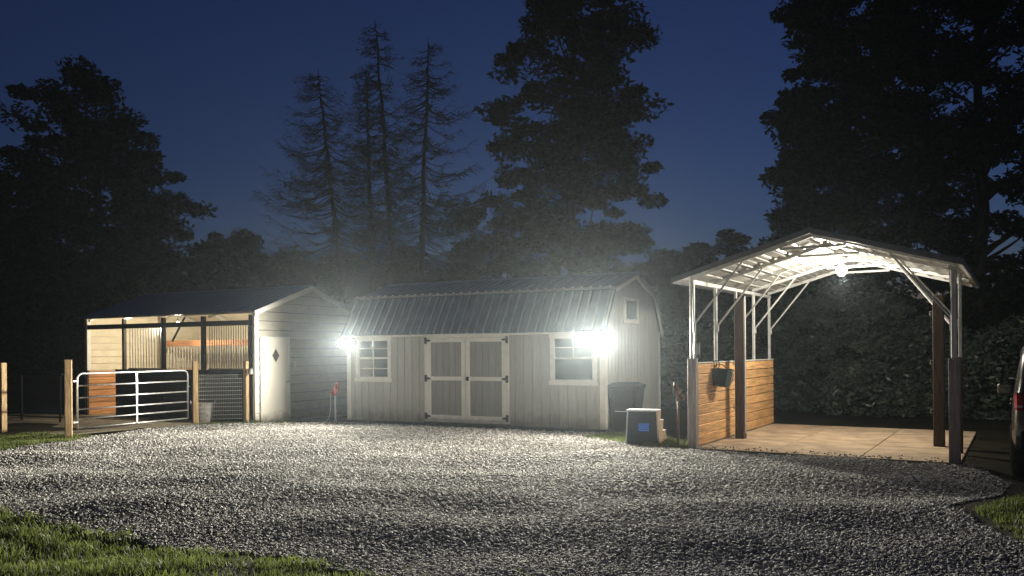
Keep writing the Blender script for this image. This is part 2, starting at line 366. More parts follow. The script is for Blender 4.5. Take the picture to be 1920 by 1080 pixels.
# grass: fine blades
def grass(name, label, P, n, hmin, hmax, clump=.35):
    x0, x1 = min(p[0] for p in P), max(p[0] for p in P); y0, y1 = min(p[1] for p in P), max(p[1] for p in P)
    x = RNG.uniform(x0, x1, n * 3); y = RNG.uniform(y0, y1, n * 3)
    d = wob(x, y, 1.3) * .6
    tuft = .5 + .5 * np.sin(x * 4.1 + 2 * np.sin(y * 3.3)) * np.sin(y * 5.2 + 1.7 * np.sin(x * 2.9))
    k = inpoly(x + d, y + d, P) & (RNG.uniform(0, 1, n * 3) < clump + (1 - clump) * tuft)
    x, y, tuft = x[k][:n], y[k][:n], tuft[k][:n]; m = len(x)
    h = RNG.uniform(hmin, hmax, m) * (.55 + .7 * tuft); wd = RNG.uniform(.003, .0065, m) * 1.1
    a = RNG.uniform(0, 6.283, m); la = RNG.uniform(0, 6.283, m); ln = RNG.uniform(.1, .8, m) * h
    sx, sy = np.cos(a) * wd, np.sin(a) * wd; lx, ly = np.cos(la) * ln, np.sin(la) * ln
    z = gz(x, y)
    P5 = np.stack([np.stack([x - sx, y - sy, z - .01], -1), np.stack([x + sx, y + sy, z - .01], -1),
                   np.stack([x + sx * .7 + lx * .35, y + sy * .7 + ly * .35, z + h * .6], -1), np.stack([x - sx * .7 + lx * .35, y - sy * .7 + ly * .35, z + h * .6], -1),
                   np.stack([x + lx, y + ly, z + h * .92], -1)], 1)
    b = np.arange(m)[:, None] * 5
    F = np.concatenate([b + [0, 1, 2], b + [0, 2, 3], b + [3, 2, 4]], 0)
    o = npmesh(name, P5.reshape(-1, 3), F, M_grass)
    return tag(o, label, 'grass', kind='stuff')
grass('lawn_grass', 'tufted green grass bordering the gravel, far from the buildings', [(-12, 2.5), (1.7, 2.5), (.6, 5.4), (-.7, 6.38), (-3.05, 7.46), (-5.35, 8.72), (-9.4, 11.7), (-12, 13.6)], 130000, .02, .085, .15)
grass('stray_grass', 'sparse weeds straggling out of the lawn edge into the gravel', [(.5, 5.5), (-.65, 6.45), (-3.0, 7.55), (-5.3, 8.8), (-9.4, 11.8), (-9.1, 12.3), (-5.0, 9.3), (-2.7, 8.0), (-.2, 6.8), (1.0, 5.7)], 2600, .015, .06, .1)
grass('grass_patch', 'patch of short grass around the foot of the gate post', [(-12.5, 15.6), (-9.6, 14.9), (-8.6, 16.2), (-8.75, 17.2), (-10, 17.6), (-12.5, 18)], 16000, .03, .09)
grass('verge_grass', 'tuft of grass at the gravel edge in front of the parked car', [(4.4, 6.8), (4.55, 7.9), (4.85, 8.7), (5.7, 9.4), (6.5, 10.2), (9, 10.6), (9, 6.5), (4.8, 6.2)], 26000, .02, .085, .1)
grass('bright_grass', 'bright yellow green grass strip between barn shed corner and mounting block', [(1.35, 16.3), (1.7, 15.55), (2.0, 15.0), (2.2, 14.8), (3.0, 14.2), (3.2, 14.6), (2.9, 16), (2.3, 17)], 9000, .03, .09, .8)
grass('fence_grass', 'thin weeds along the wire fence by the white door', [(-7.5, 19.55), (-6.2, 20.1), (-5.3, 19.85), (-5.2, 19.65), (-6.3, 19.95), (-7.4, 19.4)], 1600, .03, .12, .7)

# ------------------------------------------------------------------ grey gambrel shed
sL, sW, sHe, sHb, sHp, sB = 6.55, 3.76, 2.125, 2.98, 3.36, .55
shed = thing('garden_shed', 'long grey gambrel roofed wooden shed with white double doors', 'shed', (1.89, 16.88, 0), -S_T)
Z0 = .085
# skids and floor
for y in (.12, 1.2, 2.5, 3.6): box('skid', M_dark, shed, -sL + .05, -.05, y - .07, y + .07, -.02, Z0 + .01)
# a dark core keeps the board joints closed
def wall_boards(parent, axis_, a0, a1, pos, out, z0, ztop, openings, wd, m, name, gap=.012, th=.018):
    """vertical boards along an axis; openings as (a0,a1,z0,z1)"""
    n = max(1, round((a1 - a0) / wd)); st = (a1 - a0) / n
    for i in range(n):
        p, q = a0 + i * st + gap / 2, a0 + (i + 1) * st - gap / 2
        cuts = sorted([(o[2], o[3]) for o in openings if o[0] < (p + q) / 2 < o[1]])
        # vertical spans
        zt0, zt1 = ztop(p), ztop(q); segs = []; zz = z0
        for c0, c1 in cuts:
            if c0 > zz + .02: segs.append((zz, c0, c0))
            zz = max(zz, c1)
        if min(zt0, zt1) > zz + .02: segs.append((zz, zt0, zt1))
        for s0, s1, s2 in segs:
            P = [(p, s0), (q, s0), (q, s2), (p, s1)]
            if axis_ == 'x': f = lambda r, t: (r[0], pos + out * th * t, r[1])
            else: f = lambda r, t: (pos + out * th * t, r[0], r[1])
            MB().prism(P, f).build(name, m, parent)
gtop = lambda y: np.interp(y, [0, sB, sW / 2, sW - sB, sW], [sHe, sHb - .06, sHp - .06, sHb - .06, sHe])
W1 = (-6.30, -5.28, 1.05, 2.03); W2 = (-1.21, -.16, 1.03, 2.02); DR = (-4.35, -2.19, .12, 2.06)
MB().box(-sL + .02, -.02, .018, .09, Z0, sHe - .02).box(-sL + .02, -.02, sW - .09, sW - .02, Z0, sHe - .02).build('wall_core', M_t111, shed)
gp = [(0.02, Z0), (sW - .02, Z0), (sW - .02, sHe - .02), (sW - sB, sHb - .09), (sW / 2, sHp - .09), (sB, sHb - .09), (.02, sHe - .02)]
MB().prism(gp, lambda p, t: (-.09 + .07 * t, p[0], p[1])).build('gable_core', M_t111, shed)
MB().prism(gp, lambda p, t: (-sL + .02 + .07 * t, p[0], p[1])).build('gable_core', M_t111, shed)
wall_boards(shed, 'x', -sL, 0, .016, -1, Z0, lambda a: sHe, [W1, W2, DR], .205, M_t111, 'siding_board')
wall_boards(shed, 'y', 0, sW, -.018, 1, Z0, gtop, [(1.25, 2.0, 2.36, 2.80)], .205, M_t111, 'siding_board')
wall_boards(shed, 'y', 0, sW, -sL + .018, -1, Z0, gtop, [], .41, M_t111, 'siding_board')
wall_boards(shed, 'x', -sL, 0, sW - .016, 1, Z0, lambda a: sHe, [], .41, M_t111, 'siding_board')
# corner trim
for x0, x1, y0, y1 in ((-sL - .012, -sL + .10, -.03, -.003), (-.10, .025, -.03, -.003), (.002, .026, -.003, .10), (.002, .026, sW - .09, sW + .012)):
    box('corner_trim', M_white, shed, x0, x1, y0, y1, Z0, sHe + (.0 if y0 < 1 else .0), c=.004)
# roof panels with standing ribs, each panel 0.9 m wide
def roof_strip(parent, name, m, x0, x1, p0, p1, nr, th=.012, rib=.034, rw=.034, ribm=None):
    """sloped sheet between p0=(y,z) (low) and p1 (high), ribs run up the slope"""
    d = Vector((0, p1[0] - p0[0], p1[1] - p0[1])); nrm = Vector((0, -d.z, d.y)).normalized()
    if nrm.z < 0: nrm = -nrm
    prof = [(x0, 0)]
    for i in range(nr):
        c = x0 + (x1 - x0) * (i + .5) / nr
        prof += [(c - rw, 0), (c - rw * .45, rib), (c + rw * .45, rib), (c + rw, 0)]
    prof += [(x1 - .002, 0), (x1 - .002, -th), (x0, -th)]
    def fn(p, t):
        b = Vector((p[0], p0[0], p0[1])) + d * t + nrm * p[1]; return b
    return MB().prism(prof, fn).build(name, m, parent)
ov = .14
for k in range(8):
    a = -sL - .1 + (sL + .2) * k / 8; b = -sL - .1 + (sL + .2) * (k + 1) / 8
    lo = (-ov, sHe - .03); br = (sB - .1, sHb + .0); pk = (sW / 2, sHp + .05)
    roof_strip(shed, 'roof_panel', M_roof, a, b, lo, br, 4)
    roof_strip(shed, 'roof_panel', M_roof, a, b, (br[0] - .05, br[1] + .035), pk, 4)
    roof_strip(shed, 'roof_panel', M_roof, a, b, (sW - lo[0], lo[1]), (sW - br[0], br[1]), 4)
    roof_strip(shed, 'roof_panel', M_roof, a, b, (sW - br[0] + .05, br[1] + .035), pk, 4)
M_gleam_flash = mat('pale_gleam_and_flashing', (.42, .46, .50), .35, metal=.4, vary=.08, scale=6)
for k in range(32):     # pale bars added to paint the lit gleam along the front slope ribs
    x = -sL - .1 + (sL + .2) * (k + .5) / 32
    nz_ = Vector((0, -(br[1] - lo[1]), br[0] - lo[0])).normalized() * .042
    MB().bar((x, lo[0] + nz_.y, lo[1] + nz_.z), (x, br[0] + nz_.y - .03, br[1] + nz_.z - .045), .034, .016).build('rib_gleam', M_gleam_flash, shed)
# pale screw caps at the rib ends along the eave and the break flashing
MB().bar((-sL - .11, br[0] - .07, br[1] + .03), (.11, br[0] - .07, br[1] + .03), .05, .04).build('break_flashing', M_gleam_flash, shed)
for k in range(32):
    x = -sL - .1 + (sL + .2) * (k + .5) / 32
    MB().box(x - .014, x + .014, -ov - .012, -ov + .03, sHe - .03, sHe + .012).build('rib_cap', M_white, shed)
for k in range(32):
    x = -sL - .1 + (sL + .2) * (k + .5) / 32
    MB().box(x - .013, x + .013, br[0] - .11, br[0] - .05, br[1] + .052, br[1] + .075).build('rib_cap', M_white, shed)
MB().prism([(sW / 2 - .14, sHp + .02), (sW / 2, sHp + .085), (sW / 2 + .14, sHp + .02), (sW / 2 + .14, sHp + .04), (sW / 2, sHp + .105), (sW / 2 - .14, sHp + .04)],
           lambda p, t: (-sL - .12 + (sL + .24) * t, p[0], p[1])).build('ridge_cap', M_roof, shed)
box('eave_trim', M_white, shed, -sL - .09, .09, -.05, -.031, sHe - .075, sHe - .03)
# gable rake trim
for x in (.045, -sL - .045):
    pts = [(-ov + .01, sHe - .085), (br[0] - .03, br[1] - .055), (sW / 2, pk[1] - .07), (sW - br[0] + .03, br[1] - .055), (sW + ov - .01, sHe - .085)]
    for a, b in zip(pts, pts[1:]):
        MB().bar((x, a[0], a[1]), (x, b[0], b[1]), .03, .085, up=(1, 0, 0) if False else (0, 0, 1)).build('rake_trim', M_white, shed)
    for s in (0, 1):
        y0 = -ov if s == 0 else sW + .015
        pass
# soffit returns closing the roof ends
def window(parent, a0, a1, z0, z1, grids, y=0.0):
    wn = MB().box(a0 + .06, a1 - .06, y - .004, y + .012, z0 + .06, z1 - .06).build('window', M_glass, parent)
    cs = .085
    for nm, q in (('casing', (a0 - .02, a1 + .02, z1 - cs + .04, z1 + .05)), ('casing', (a0, a0 + cs, z0 + .04, z1 - cs + .04)), ('casing', (a1 - cs, a1, z0 + .04, z1 - cs + .04)), ('sill', (a0 - .03, a1 + .03, z0 - .05, z0 + .04))):
        box(nm, M_white, wn, q[0], q[1], y - .034 - (.012 if nm == 'sill' else 0), y - .004, q[2], q[3], c=.004)
    g0, g1, h0, h1 = a0 + cs, a1 - cs, z0 + .04, z1 - cs + .04; mid = (h0 + h1) / 2 + .02
    box('meeting_rail', M_white, wn, g0, g1, y - .026, y - .002, mid - .02, mid + .02)
    for s0, s1, on in ((mid + .02, h1, grids[0]), (h0, mid - .02, grids[1])):
        if not on: continue
        c = (g0 + g1) / 2; zc = (s0 + s1) / 2
        box('muntin', M_white, wn, c - .011, c + .011, y - .018, y - .003, s0, s1)
        box('muntin', M_white, wn, g0, c - .011, y - .017, y - .003, zc - .01, zc + .01)
        box('muntin', M_white, wn, c + .011, g1, y - .017, y - .003, zc - .01, zc + .01)
    for q in ((g0, g1, h1 - .025, h1), (g0, g1, h0, h0 + .03), (g0, g0 + .022, h0 + .03, h1 - .025), (g1 - .022, g1, h0 + .03, h1 - .025)):
        box('sash', M_white, wn, q[0], q[1], y - .014, y - .0035, q[2], q[3])
    return wn
window(shed, *W1, (1, 1)); window(shed, *W2, (1, 0))
# loft vent window in the gable
yv = 1.63
vn = box('loft_window', M_glass, shed, .0, .012, yv - .40, yv + .40, 2.37, 2.79)
for q in ((yv - .50, yv + .50, 2.78, 2.86), (yv - .47, yv - .36, 2.38, 2.78), (yv + .36, yv + .47, 2.38, 2.78), (yv - .50, yv + .50, 2.29, 2.38)):
    box('casing', M_white, vn, .002, .036, q[0], q[1], q[2], q[3], c=.004)
# double doors
a0, a1, z0, z1 = DR
for s in (0, 1):
    d0 = a0 + .07 if s == 0 else (a0 + a1) / 2 + .006; d1 = (a0 + a1) / 2 - .006 if s == 0 else a1 - .07
    dr = MB().box(d0, d1, -.004, .02, z0 + .06, z1 - .06).build('door', M_panel, shed)
    nb = 5
    for i in range(nb):
        p = d0 + .09 + (d1 - d0 - .18) * i / nb; q = d0 + .09 + (d1 - d0 - .18) * (i + 1) / nb - .01
        box('door_board', M_panel, dr, p, q, -.016, -.004, z0 + .15, 1.05); box('door_board', M_panel, dr, p, q, -.016, -.004, 1.14, z1 - .15)
    sw = .10
    for q in ((d0, d0 + sw, z0 + .06, z1 - .06), (d1 - sw, d1, z0 + .06, z1 - .06), (d0 + sw, d1 - sw, z0 + .06, z0 + .15), (d0 + sw, d1 - sw, z1 - .15, z1 - .06), (d0 + sw, d1 - sw, 1.05, 1.14)):
        box('door_trim', M_white, dr, q[0], q[1], -.036, -.004, q[2], q[3], c=.003)
    hx = d0 - .03 if s == 0 else d1 + .03; sg = 1 if s == 0 else -1
    for hz in (z0 + .12, 1.095, z1 - .11):
        MB().box(min(hx - sg * .03, hx + sg * .03), max(hx - sg * .03, hx + sg * .03), -.046, -.0365, hz - .075, hz + .075).prism(
            [(hx + sg * .031, hz - .03), (hx + sg * .13, hz - .012), (hx + sg * .13, hz + .012), (hx + sg * .031, hz + .03)], lambda p, t: (p[0], -.044 + .0075 * t, p[1])).build('hinge', M_iron, dr)
    if s == 1:
        MB().box(d0 + .02, d0 + .08, -.05, -.0365, 1.05, 1.14).box(d0 + .03, d0 + .05, -.085, -.05, 1.07, 1.12).build('latch', M_iron, dr)
for q in ((a0, a0 + .065, z0, z1), (a1 - .065, a1, z0, z1), (a0, a1, z1 - .055, z1 + .03), (a0 + .065, a1 - .065, z0 - .01, z0 + .055)):
    box('door_casing', M_white, shed, q[0], q[1], -.030, -.003, q[2], q[3], c=.003)
box('threshold', M_dark, shed, a0, a1, -.06, -.002, z0 - .05, z0 - .012)

# ------------------------------------------------------------------ flood lamps on the shed
def spot(parent, name, loc, dirv, power, ang, blend, size=.05, col=LAMP_COL):
    ld = bpy.data.lights.new(name, 'SPOT'); ld.energy = power; ld.spot_size = R(ang); ld.spot_blend = blend
    ld.shadow_soft_size = size; ld.color = col
    o = bpy.data.objects.new(name, ld); COL.objects.link(o); o.parent = parent; o.location = loc
    o.rotation_euler = Vector(dirv).to_track_quat('-Z', 'Y').to_euler(); return o
def floodlight(loc, rz, label, aims):
    f = thing('flood_lamp', label, 'lamp', loc, rz, None)
    MB().box(-.06, .06, -.05, 0, -.05, .06, .008).build('mount_box', M_white, f)
    for i, (hx, d) in enumerate(aims):
        d = Vector(d).normalized(); c = Vector((hx, -.30, -.02))
        MB().tube([(hx * .4, -.03, 0), (hx * .7, -.14, .02), c - d * .05], .014, 8).build('swivel_arm', M_white, f)
        h = MB().tube([c - d * .06, c - d * .05, c + d * .0, c + d * .045, c + d * .05], [.03, .06, .09, .108, .108], 20).build('lamp_head', M_white, f, smooth=False)
        # domed frosted lens
        q = d.to_track_quat('Z', 'Y'); mb = MB(); prof = [(.104 * math.cos(t), .06 * math.sin(t)) for t in np.linspace(0, 1.5, 7)]
        mb.lathe(prof, 20); mb.v = [tuple(c + d * .0505 + q @ Vector(v)) for v in mb.v]
        mb.build('lens', M_lens, h, smooth=True)
        spot(f, 'lamp_beam', c + d * .13, d + Vector((0, 0, .2)), SHED_BEAM / 2, 100, 1.0)
        spot(f, 'lamp_spill', c + d * .13, d, SHED_SPILL / 2, 179, .8)
    return f
FL = -.04
def shed_pt(u, wv, z): return (1.89 + u * math.cos(S_T) + wv * math.sin(S_T), 16.88 - u * math.sin(S_T) + wv * math.cos(S_T), z)
floodlight(shed_pt(-sL + .24, FL, 1.93), -S_T, 'lit twin floodlight on the shed corner beside the low metal barn',
           [(-.115, (-.36, -1, -.10)), (.115, (.3, -1, -.14))])
floodlight(shed_pt(-.03, FL, 1.93), -S_T, 'lit twin floodlight on the shed corner above the dark wheeled bin',
           [(-.115, (-.3, -1, -.10)), (.115, (.35, -1, -.12))])

# ------------------------------------------------------------------ low metal barn with open stall front
bL, bW, bHe, bHr = 6.38, 3.97, 2.72, 3.42
barn = thing('metal_barn', 'low cream metal barn with open stalls and a blue roof', 'barn', (-6.25, 20.105, -.03), -B_T)
btop = lambda y: bHe + (bHr - bHe) * (1 - abs(y - bW / 2) / (bW / 2))
def siding_courses(parent, pos, out, y0, y1, z0, ztop, step, m, openings=(), th=.034, gap=.022):
    z = z0
    while z < ztop(bW / 2) - .02:
        zz1 = min(z + step - gap, ztop(bW / 2))
        # clip the course to the gable
        L0, L1 = y0, y1
        def lim(zq):
            if zq <= bHe: return y0, y1
            h = (zq - bHe) / (bHr - bHe) * bW / 2; return max(y0, h), min(y1, bW - h)
        segs = [(y0, y1)]
        for o in openings:
            if o[2] < (z + zz1) / 2 < o[3]:
                ns = []
                for s in segs:
                    if s[0] < o[0]: ns.append((s[0], min(s[1], o[0])))
                    if s[1] > o[1]: ns.append((max(s[0], o[1]), s[1]))
                segs = ns
        for s in segs:
            l0, l1 = lim(z); u0, u1 = lim(zz1)
            p = [(max(s[0], l0), z), (min(s[1], l1), z), (min(s[1], u1), zz1), (max(s[0], u0), zz1)]
            if p[1][0] - p[0][0] < .05: continue
            n = 4
            # slightly bowed lap profile: thicker at the bottom edge
            v = [(pos + out * th, p[0][0], p[0][1]), (pos + out * th, p[1][0], p[1][1]), (pos + out * th * .35, p[2][0], p[2][1]), (pos + out * th * .35, p[3][0], p[3][1]),
                 (pos, p[0][0], p[0][1]), (pos, p[1][0], p[1][1]), (pos, p[2][0], p[2][1]), (pos, p[3][0], p[3][1])]
            MB().add(v, [(0, 1, 2, 3), (7, 6, 5, 4), (0, 4, 5, 1), (1, 5, 6, 2), (2, 6, 7, 3), (3, 7, 4, 0)]).build('siding_course', m, parent)
        z += step
DO = (.13, 1.16, 0, 2.13)
gpoly = [(0, 0), (bW, 0), (bW, bHe), (bW / 2, bHr), (0, bHe)]
MB().prism(gpoly, lambda p, t: (-.04 + .035 * t, p[0], p[1])).build('gable_sheet', M_fascia, barn)
siding_courses(barn, -.004, 1, .0, bW, .02, btop, .228, M_side, [DO])
MB().prism(gpoly, lambda p, t: (-bL + .035 * t, p[0], p[1])).build('gable_sheet', M_sidein, barn)
siding_courses(barn, -bL + .036, 1, .12, bW - .05, 1.28, btop, .19, M_sidein, th=.03, gap=.025)
box('corner_trim', M_white, barn, -bL + .036, -bL + .10, .0, .115, 1.27, bHe - .02, c=.005)
for i in range(7): box('kick_board', M_kick, barn, -bL + .036, -bL + .075, .06, bW - .06, .02 + i * .178, .02 + i * .178 + .164, c=.006)
box('rear_sheet', M_sidein, barn, -bL + .04, -.045, bW - .04, bW - .005, 0, bHe)
for i in range(14):
    z = .1 + i * .19
    box('rear_course', M_sidein, barn, -bL + .06, -.05, bW - .06, bW - .041, z, min(z + .178, bHe - .02))
# roof
bov = .08
for k in range(7):
    a = -bL - .15 + (bL + .25) * k / 7; b = -bL - .15 + (bL + .25) * (k + 1) / 7
    dz = (bHr - bHe) / (bW / 2) * bov
    roof_strip(barn, 'roof_panel', M_roofd, a, b, (-bov, bHe - dz + .06), (bW / 2, bHr + .06), 4, rib=.016)
    roof_strip(barn, 'roof_panel', M_roofd, a, b, (bW + bov, bHe - dz + .06), (bW / 2, bHr + .06), 4, rib=.016)
MB().prism([(bW / 2 - .16, bHr + .03), (bW / 2, bHr + .085), (bW / 2 + .16, bHr + .03), (bW / 2 + .16, bHr + .045), (bW / 2, bHr + .10), (bW / 2 - .16, bHr + .045)],
           lambda p, t: (-bL - .15 + (bL + .25) * t, p[0], p[1])).build('ridge_cap', M_roofd, barn)
dz = (bHr - bHe) / (bW / 2) * bov
MB().bar((-bL - .14, -bov - .01, bHe - dz + .035), (.09, -bov - .01, bHe - dz + .05), .02, .04).build('eave_trim', M_fascia, barn)
for s in (0, 1):
    e = (-bov, bHe - dz + .0) if s == 0 else (bW + bov, bHe - dz)
    MB().bar((.075, e[0], e[1]), (.075, bW / 2, bHr + .0), .05, .12).build('rake_trim', M_white, barn)
box('corner_trim', M_white, barn, -.05, .028, -.03, .10, 0, bHe - .0, c=.005)
box('corner_trim', M_white, barn, .003, .028, bW - .09, bW + .01, 0, bHe - .02, c=.005)
# pale lining sheets under the roof
for k in range(7):
    a = -bL + .04 + (bL - .1) * k / 7; b = -bL + .04 + (bL - .1) * (k + 1) / 7 - .008
    for p in ((.0, bHe), (bW, bHe)):
        e = Vector((0, bW / 2 - p[0], bHr - bHe)); q0 = Vector((0, p[0], p[1] - .02)); q1 = q0 + e
        MB().add([(a, q0.y, q0.z), (b, q0.y, q0.z), (b, q1.y, q1.z), (a, q1.y, q1.z), (a, q0.y, q0.z + .012), (b, q0.y, q0.z + .012), (b, q1.y, q1.z + .012), (a, q1.y, q1.z + .012)],
                 [(0, 1, 2, 3), (7, 6, 5, 4), (0, 4, 5, 1), (1, 5, 6, 2), (2, 6, 7, 3), (3, 7, 4, 0)]).build('lining_sheet', M_sidein, barn)
# trusses (steel bows) and purlins inside
for x in (-bL + .12, -4.85, -3.2, -1.6, -.12):
    MB().bar((x, .05, bHe - .07), (x, bW / 2, bHr - .07), .06).bar((x, bW / 2, bHr - .07), (x, bW - .08, bHe - .07), .06).build('rafter', M_frame, barn)
# front frame: positions along the front taken from the photograph
def bu(px, wv=0.0):
    best = min(np.arange(-7, .5, .005), key=lambda u: abs(960 + FPX * (-6.25 + u * math.cos(B_T) + wv * math.sin(B_T)) / (20.105 - u * math.sin(B_T) + wv * math.cos(B_T)) - px))
    return float(best)
def bz_(u, py, wv=0.0):
    X = -6.25 + u * math.cos(B_T) + wv * math.sin(B_T); Y = 20.105 - u * math.sin(B_T) + wv * math.cos(B_T)
    return zat(960 + FPX * X / Y, py, Y) + .03
hz0, hz1 = bz_(-3.2, 614), bz_(-3.2, 605)
for px, wd in ((160, .06), (230, .07), (304, .09), (379, .10), (468, .07)):
    u = bu(px); u = max(min(u, -.09), -bL + .04)
    box('stall_post', M_dark, barn, u - wd / 2, u + wd / 2, .0, .10, 0, bHe - .05, c=.006)
box('stall_header', M_dark, barn, -bL + .03, -.055, .012, .09, hz0, hz1, c=.006)
# knee braces in the stall front
u1, u2 = bu(318), bu(338)
MB().bar((u1 - .05, .13, bz_(u1, 640)), (u2 + .03, .13, bHe - .05), .035).build('knee_brace', M_dark, barn)
# dark half wall of stacked boards
hw0, hw1 = bu(215), -.06
hwz = 1.30
for i in range(7):
    box('half_wall_board', M_dark, barn, hw0, hw1, .015, .055, .02 + i * hwz / 7, .02 + (i + 1) * hwz / 7 - .008, c=.004)
box('half_wall_back', M_dark, barn, hw0 + .01, hw1 - .01, .057, .068, .02, hwz)
# vertical bar grilles in the first and third openings
def grille(u0, u1, z0, z1, y, n):
    gr = MB().bar((u0, y, z0), (u1, y, z0), .035).build('grille_frame', M_galv, barn)
    for i in range(n):
        u = u0 + (u1 - u0) * (i + .5) / n
        MB().tube([(u, y, z0), (u, y, z1)], .0125, 6).build('grille_bar', M_galv, gr)
grille(bu(236), bu(298), hwz + .03, hz0 - .005, .09, 12)
grille(bu(386), bu(463), hwz + .03, hz0 - .005, .09, 17)
# inner partition with an orange top rail
iy = 2.2
pu0, pu1 = bu(308, iy), -.3
pz = bz_(-3.0, 648, iy)
box('partition_rail', M_board, barn, pu0, pu1, iy - .03, iy + .03, pz, pz + .17, c=.005)
box('partition_board', M_board, barn, pu0, pu1, iy - .025, iy + .025, .05, 1.1, c=.005)
gr = box('grille_frame', M_galv, barn, pu0, pu1, iy - .02, iy + .02, 1.105, 1.14)
for i in range(46):
    u = pu0 + (pu1 - pu0) * (i + .5) / 46
    MB().tube([(u, iy, 1.12), (u, iy, pz)], .0125, 6).build('grille_bar', M_galv, gr)
box('partition_post', M_sleeve, barn, pu0 - .1, pu0 - .005, iy - .05, iy + .05, 0, bHe + .2)
# white door in the gable
dr = box('door', M_doorw, barn, .008, .05, DO[0] + .05, DO[1] - .05, .05, DO[3] - .05, c=.004)
cy, cz = (DO[0] + DO[1]) / 2, 1.66
MB().prism([(cy - .15, cz), (cy, cz - .21), (cy + .15, cz), (cy, cz + .21)], lambda p, t: (.05 + .010 * t, p[0], p[1])).build('window_frame', M_white, dr)
MB().prism([(cy - .12, cz), (cy, cz - .17), (cy + .12, cz), (cy, cz + .17)], lambda p, t: (.052 + .012 * t, p[0], p[1])).build('window_pane', M_pane, dr)
MB().lathe([(.0, 0), (.025, 0), (.025, .012), (.012, .014), (.012, .04), (.03, .045), (.032, .065), (.02, .08), (0, .082)], 14).build('knob', M_chrome, dr, smooth=True)
kn = bpy.data.objects['knob']; kn.location = (.05, DO[1] - .12, .98); kn.rotation_euler = (0, R(90), 0)
for q in ((DO[0], DO[0] + .05, .0, DO[3]), (DO[1] - .05, DO[1], .0, DO[3]), (DO[0] + .05, DO[1] - .05, DO[3] - .05, DO[3])):
    box('door_frame', M_white, barn, -.002, .062, q[0], q[1], q[2], q[3], c=.004)
box('threshold', M_galv, barn, .0, .10, DO[0] + .05, DO[1] - .05, .01, .045)
MB().box(.017, .05, 1.30, 1.37, 1.36, 1.50, .005).box(.05, .058, 1.318, 1.352, 1.385, 1.475).build('switch_box', M_white, barn)
# bulb hanging inside the barn
bl = thing('barn_bulb', 'bulb hanging inside the open stalls of the low metal barn', 'lamp', (-6.25 - 3.55 * math.cos(B_T) + .75 * math.sin(B_T), 20.105 + 3.55 * math.sin(B_T) + .75 * math.cos(B_T), 0), -B_T)
zb = 2.52
MB().tube([(0, 0, zb + .1), (0, 0, bHe + .23)], .006, 6).build('cord', M_black, bl)
MB().lathe([(0, .11), (.02, .11), (.022, .05), (.018, .04)], 12, (0, 0, zb)).build('socket', M_black, bl)
MB().lathe([(.001, -.055), (.02, -.05), (.036, -.02), (.034, .005), (.018, .04)], 14, (0, 0, zb)).build('bulb', M_bulb, bl, smooth=True)
ld = bpy.data.lights.new('bulb_light', 'POINT'); ld.energy = BARN_W; ld.color = (1, .88, .66); ld.shadow_soft_size = .05
lo_ = bpy.data.objects.new('bulb_light', ld); COL.objects.link(lo_); lo_.parent = bl; lo_.location = (0, 0, zb - .12)

# ------------------------------------------------------------------ open carport
cW, cD, cHe, cHr = 3.945, 5.14, 2.93, 3.50
CO = (3.063, 14.085)
slab = bpy.data.objects.new('concrete_pad', None); COL.objects.link(slab); slab.location = (*CO, 0); slab.rotation_euler = (0, 0, -C_T); tag(slab, kind='structure')
ys = [-.02, 1.7, 3.4, 5.2]; xs = [-.02, 1.3, 2.65, 4.02]
for i in range(3):
    for j in range(3):
        box('slab', M_pad, slab, xs[i] + .006, xs[i + 1] - .006, ys[j] + .006, ys[j + 1] - .006, -.08, .035, c=.006)
carp = thing('carport', 'open white steel carport with wooden side boards', 'carport', (*CO, .035), -C_T)
slope = (cHr - cHe) / (cW / 2)
def czr(x): return cHe + slope * (cW / 2 - abs(x - cW / 2))
insets = [0, -.01, .17, .25, .32]
for k in range(5):
    y = .04 + (cD - .08) * k / 4
    fr = MB().bar((-.02, y, czr(-.02) - .03), (cW / 2, y, cHr - .03), .06).bar((cW / 2, y, cHr - .03), (cW + .02, y, czr(cW + .02) - .03), .06).build('roof_bow', M_frame, carp)
    for s in (0, 1):
        lx = 0.0 if s == 0 else cW - insets[k]
        lw = .052 if k else .075
        low = 1.5 if k == 0 or (k == 1 and s == 1) else 0
        box('leg', M_frame, carp, lx - lw / 2, lx + lw / 2, y - .03, y + .03, low, czr(lx) - .07, c=.006)
        if k == 1 and s == 1: box('lower_post', M_brown, carp, lx - .07, lx + .03, y - .05, y + .05, -.035, 1.52, c=.008)  # sleeve coloured dark brown to paint the unlit look of the lower leg
        sg = 1 if s == 0 else -1
        MB().bar((lx + sg * .03, y, 2.10), (lx + sg * .86, y, czr(lx + sg * .86) - .06), .027).build('brace', M_frame, carp)
        MB().bar((lx + sg * .042, y - .002, 1.55 if k == 0 else 2.0), (lx + sg * .042, y - .002, 2.12), .028).build('brace_foot', M_frame, carp)
    MB().bar((cW / 2 - .5, y, czr(cW / 2 - .5) - .075), (cW / 2 + .5, y, czr(cW / 2 + .5) - .075), .04).build('collar_tie', M_frame, carp)
for s, lx in ((0, 0.0), (1, cW)):
    box('lower_post', M_sleeve, carp, lx - .075, lx + .075, -.03, .10, -.035, 1.52, c=.008)
    box('base_rail', M_frame, carp, lx - .03 if s == 0 else lx - .34, (lx + .03) if s == 0 else lx - .28, .12, cD, .0, .05) if s == 0 else None
    MB().bar((lx - (.0 if s == 0 else .03), .0, czr(lx) - .1), (lx - (.0 if s == 0 else .35), cD, czr(lx - (0 if s == 0 else .35)) - .1), .06).build('eave_rail', M_frame, carp)
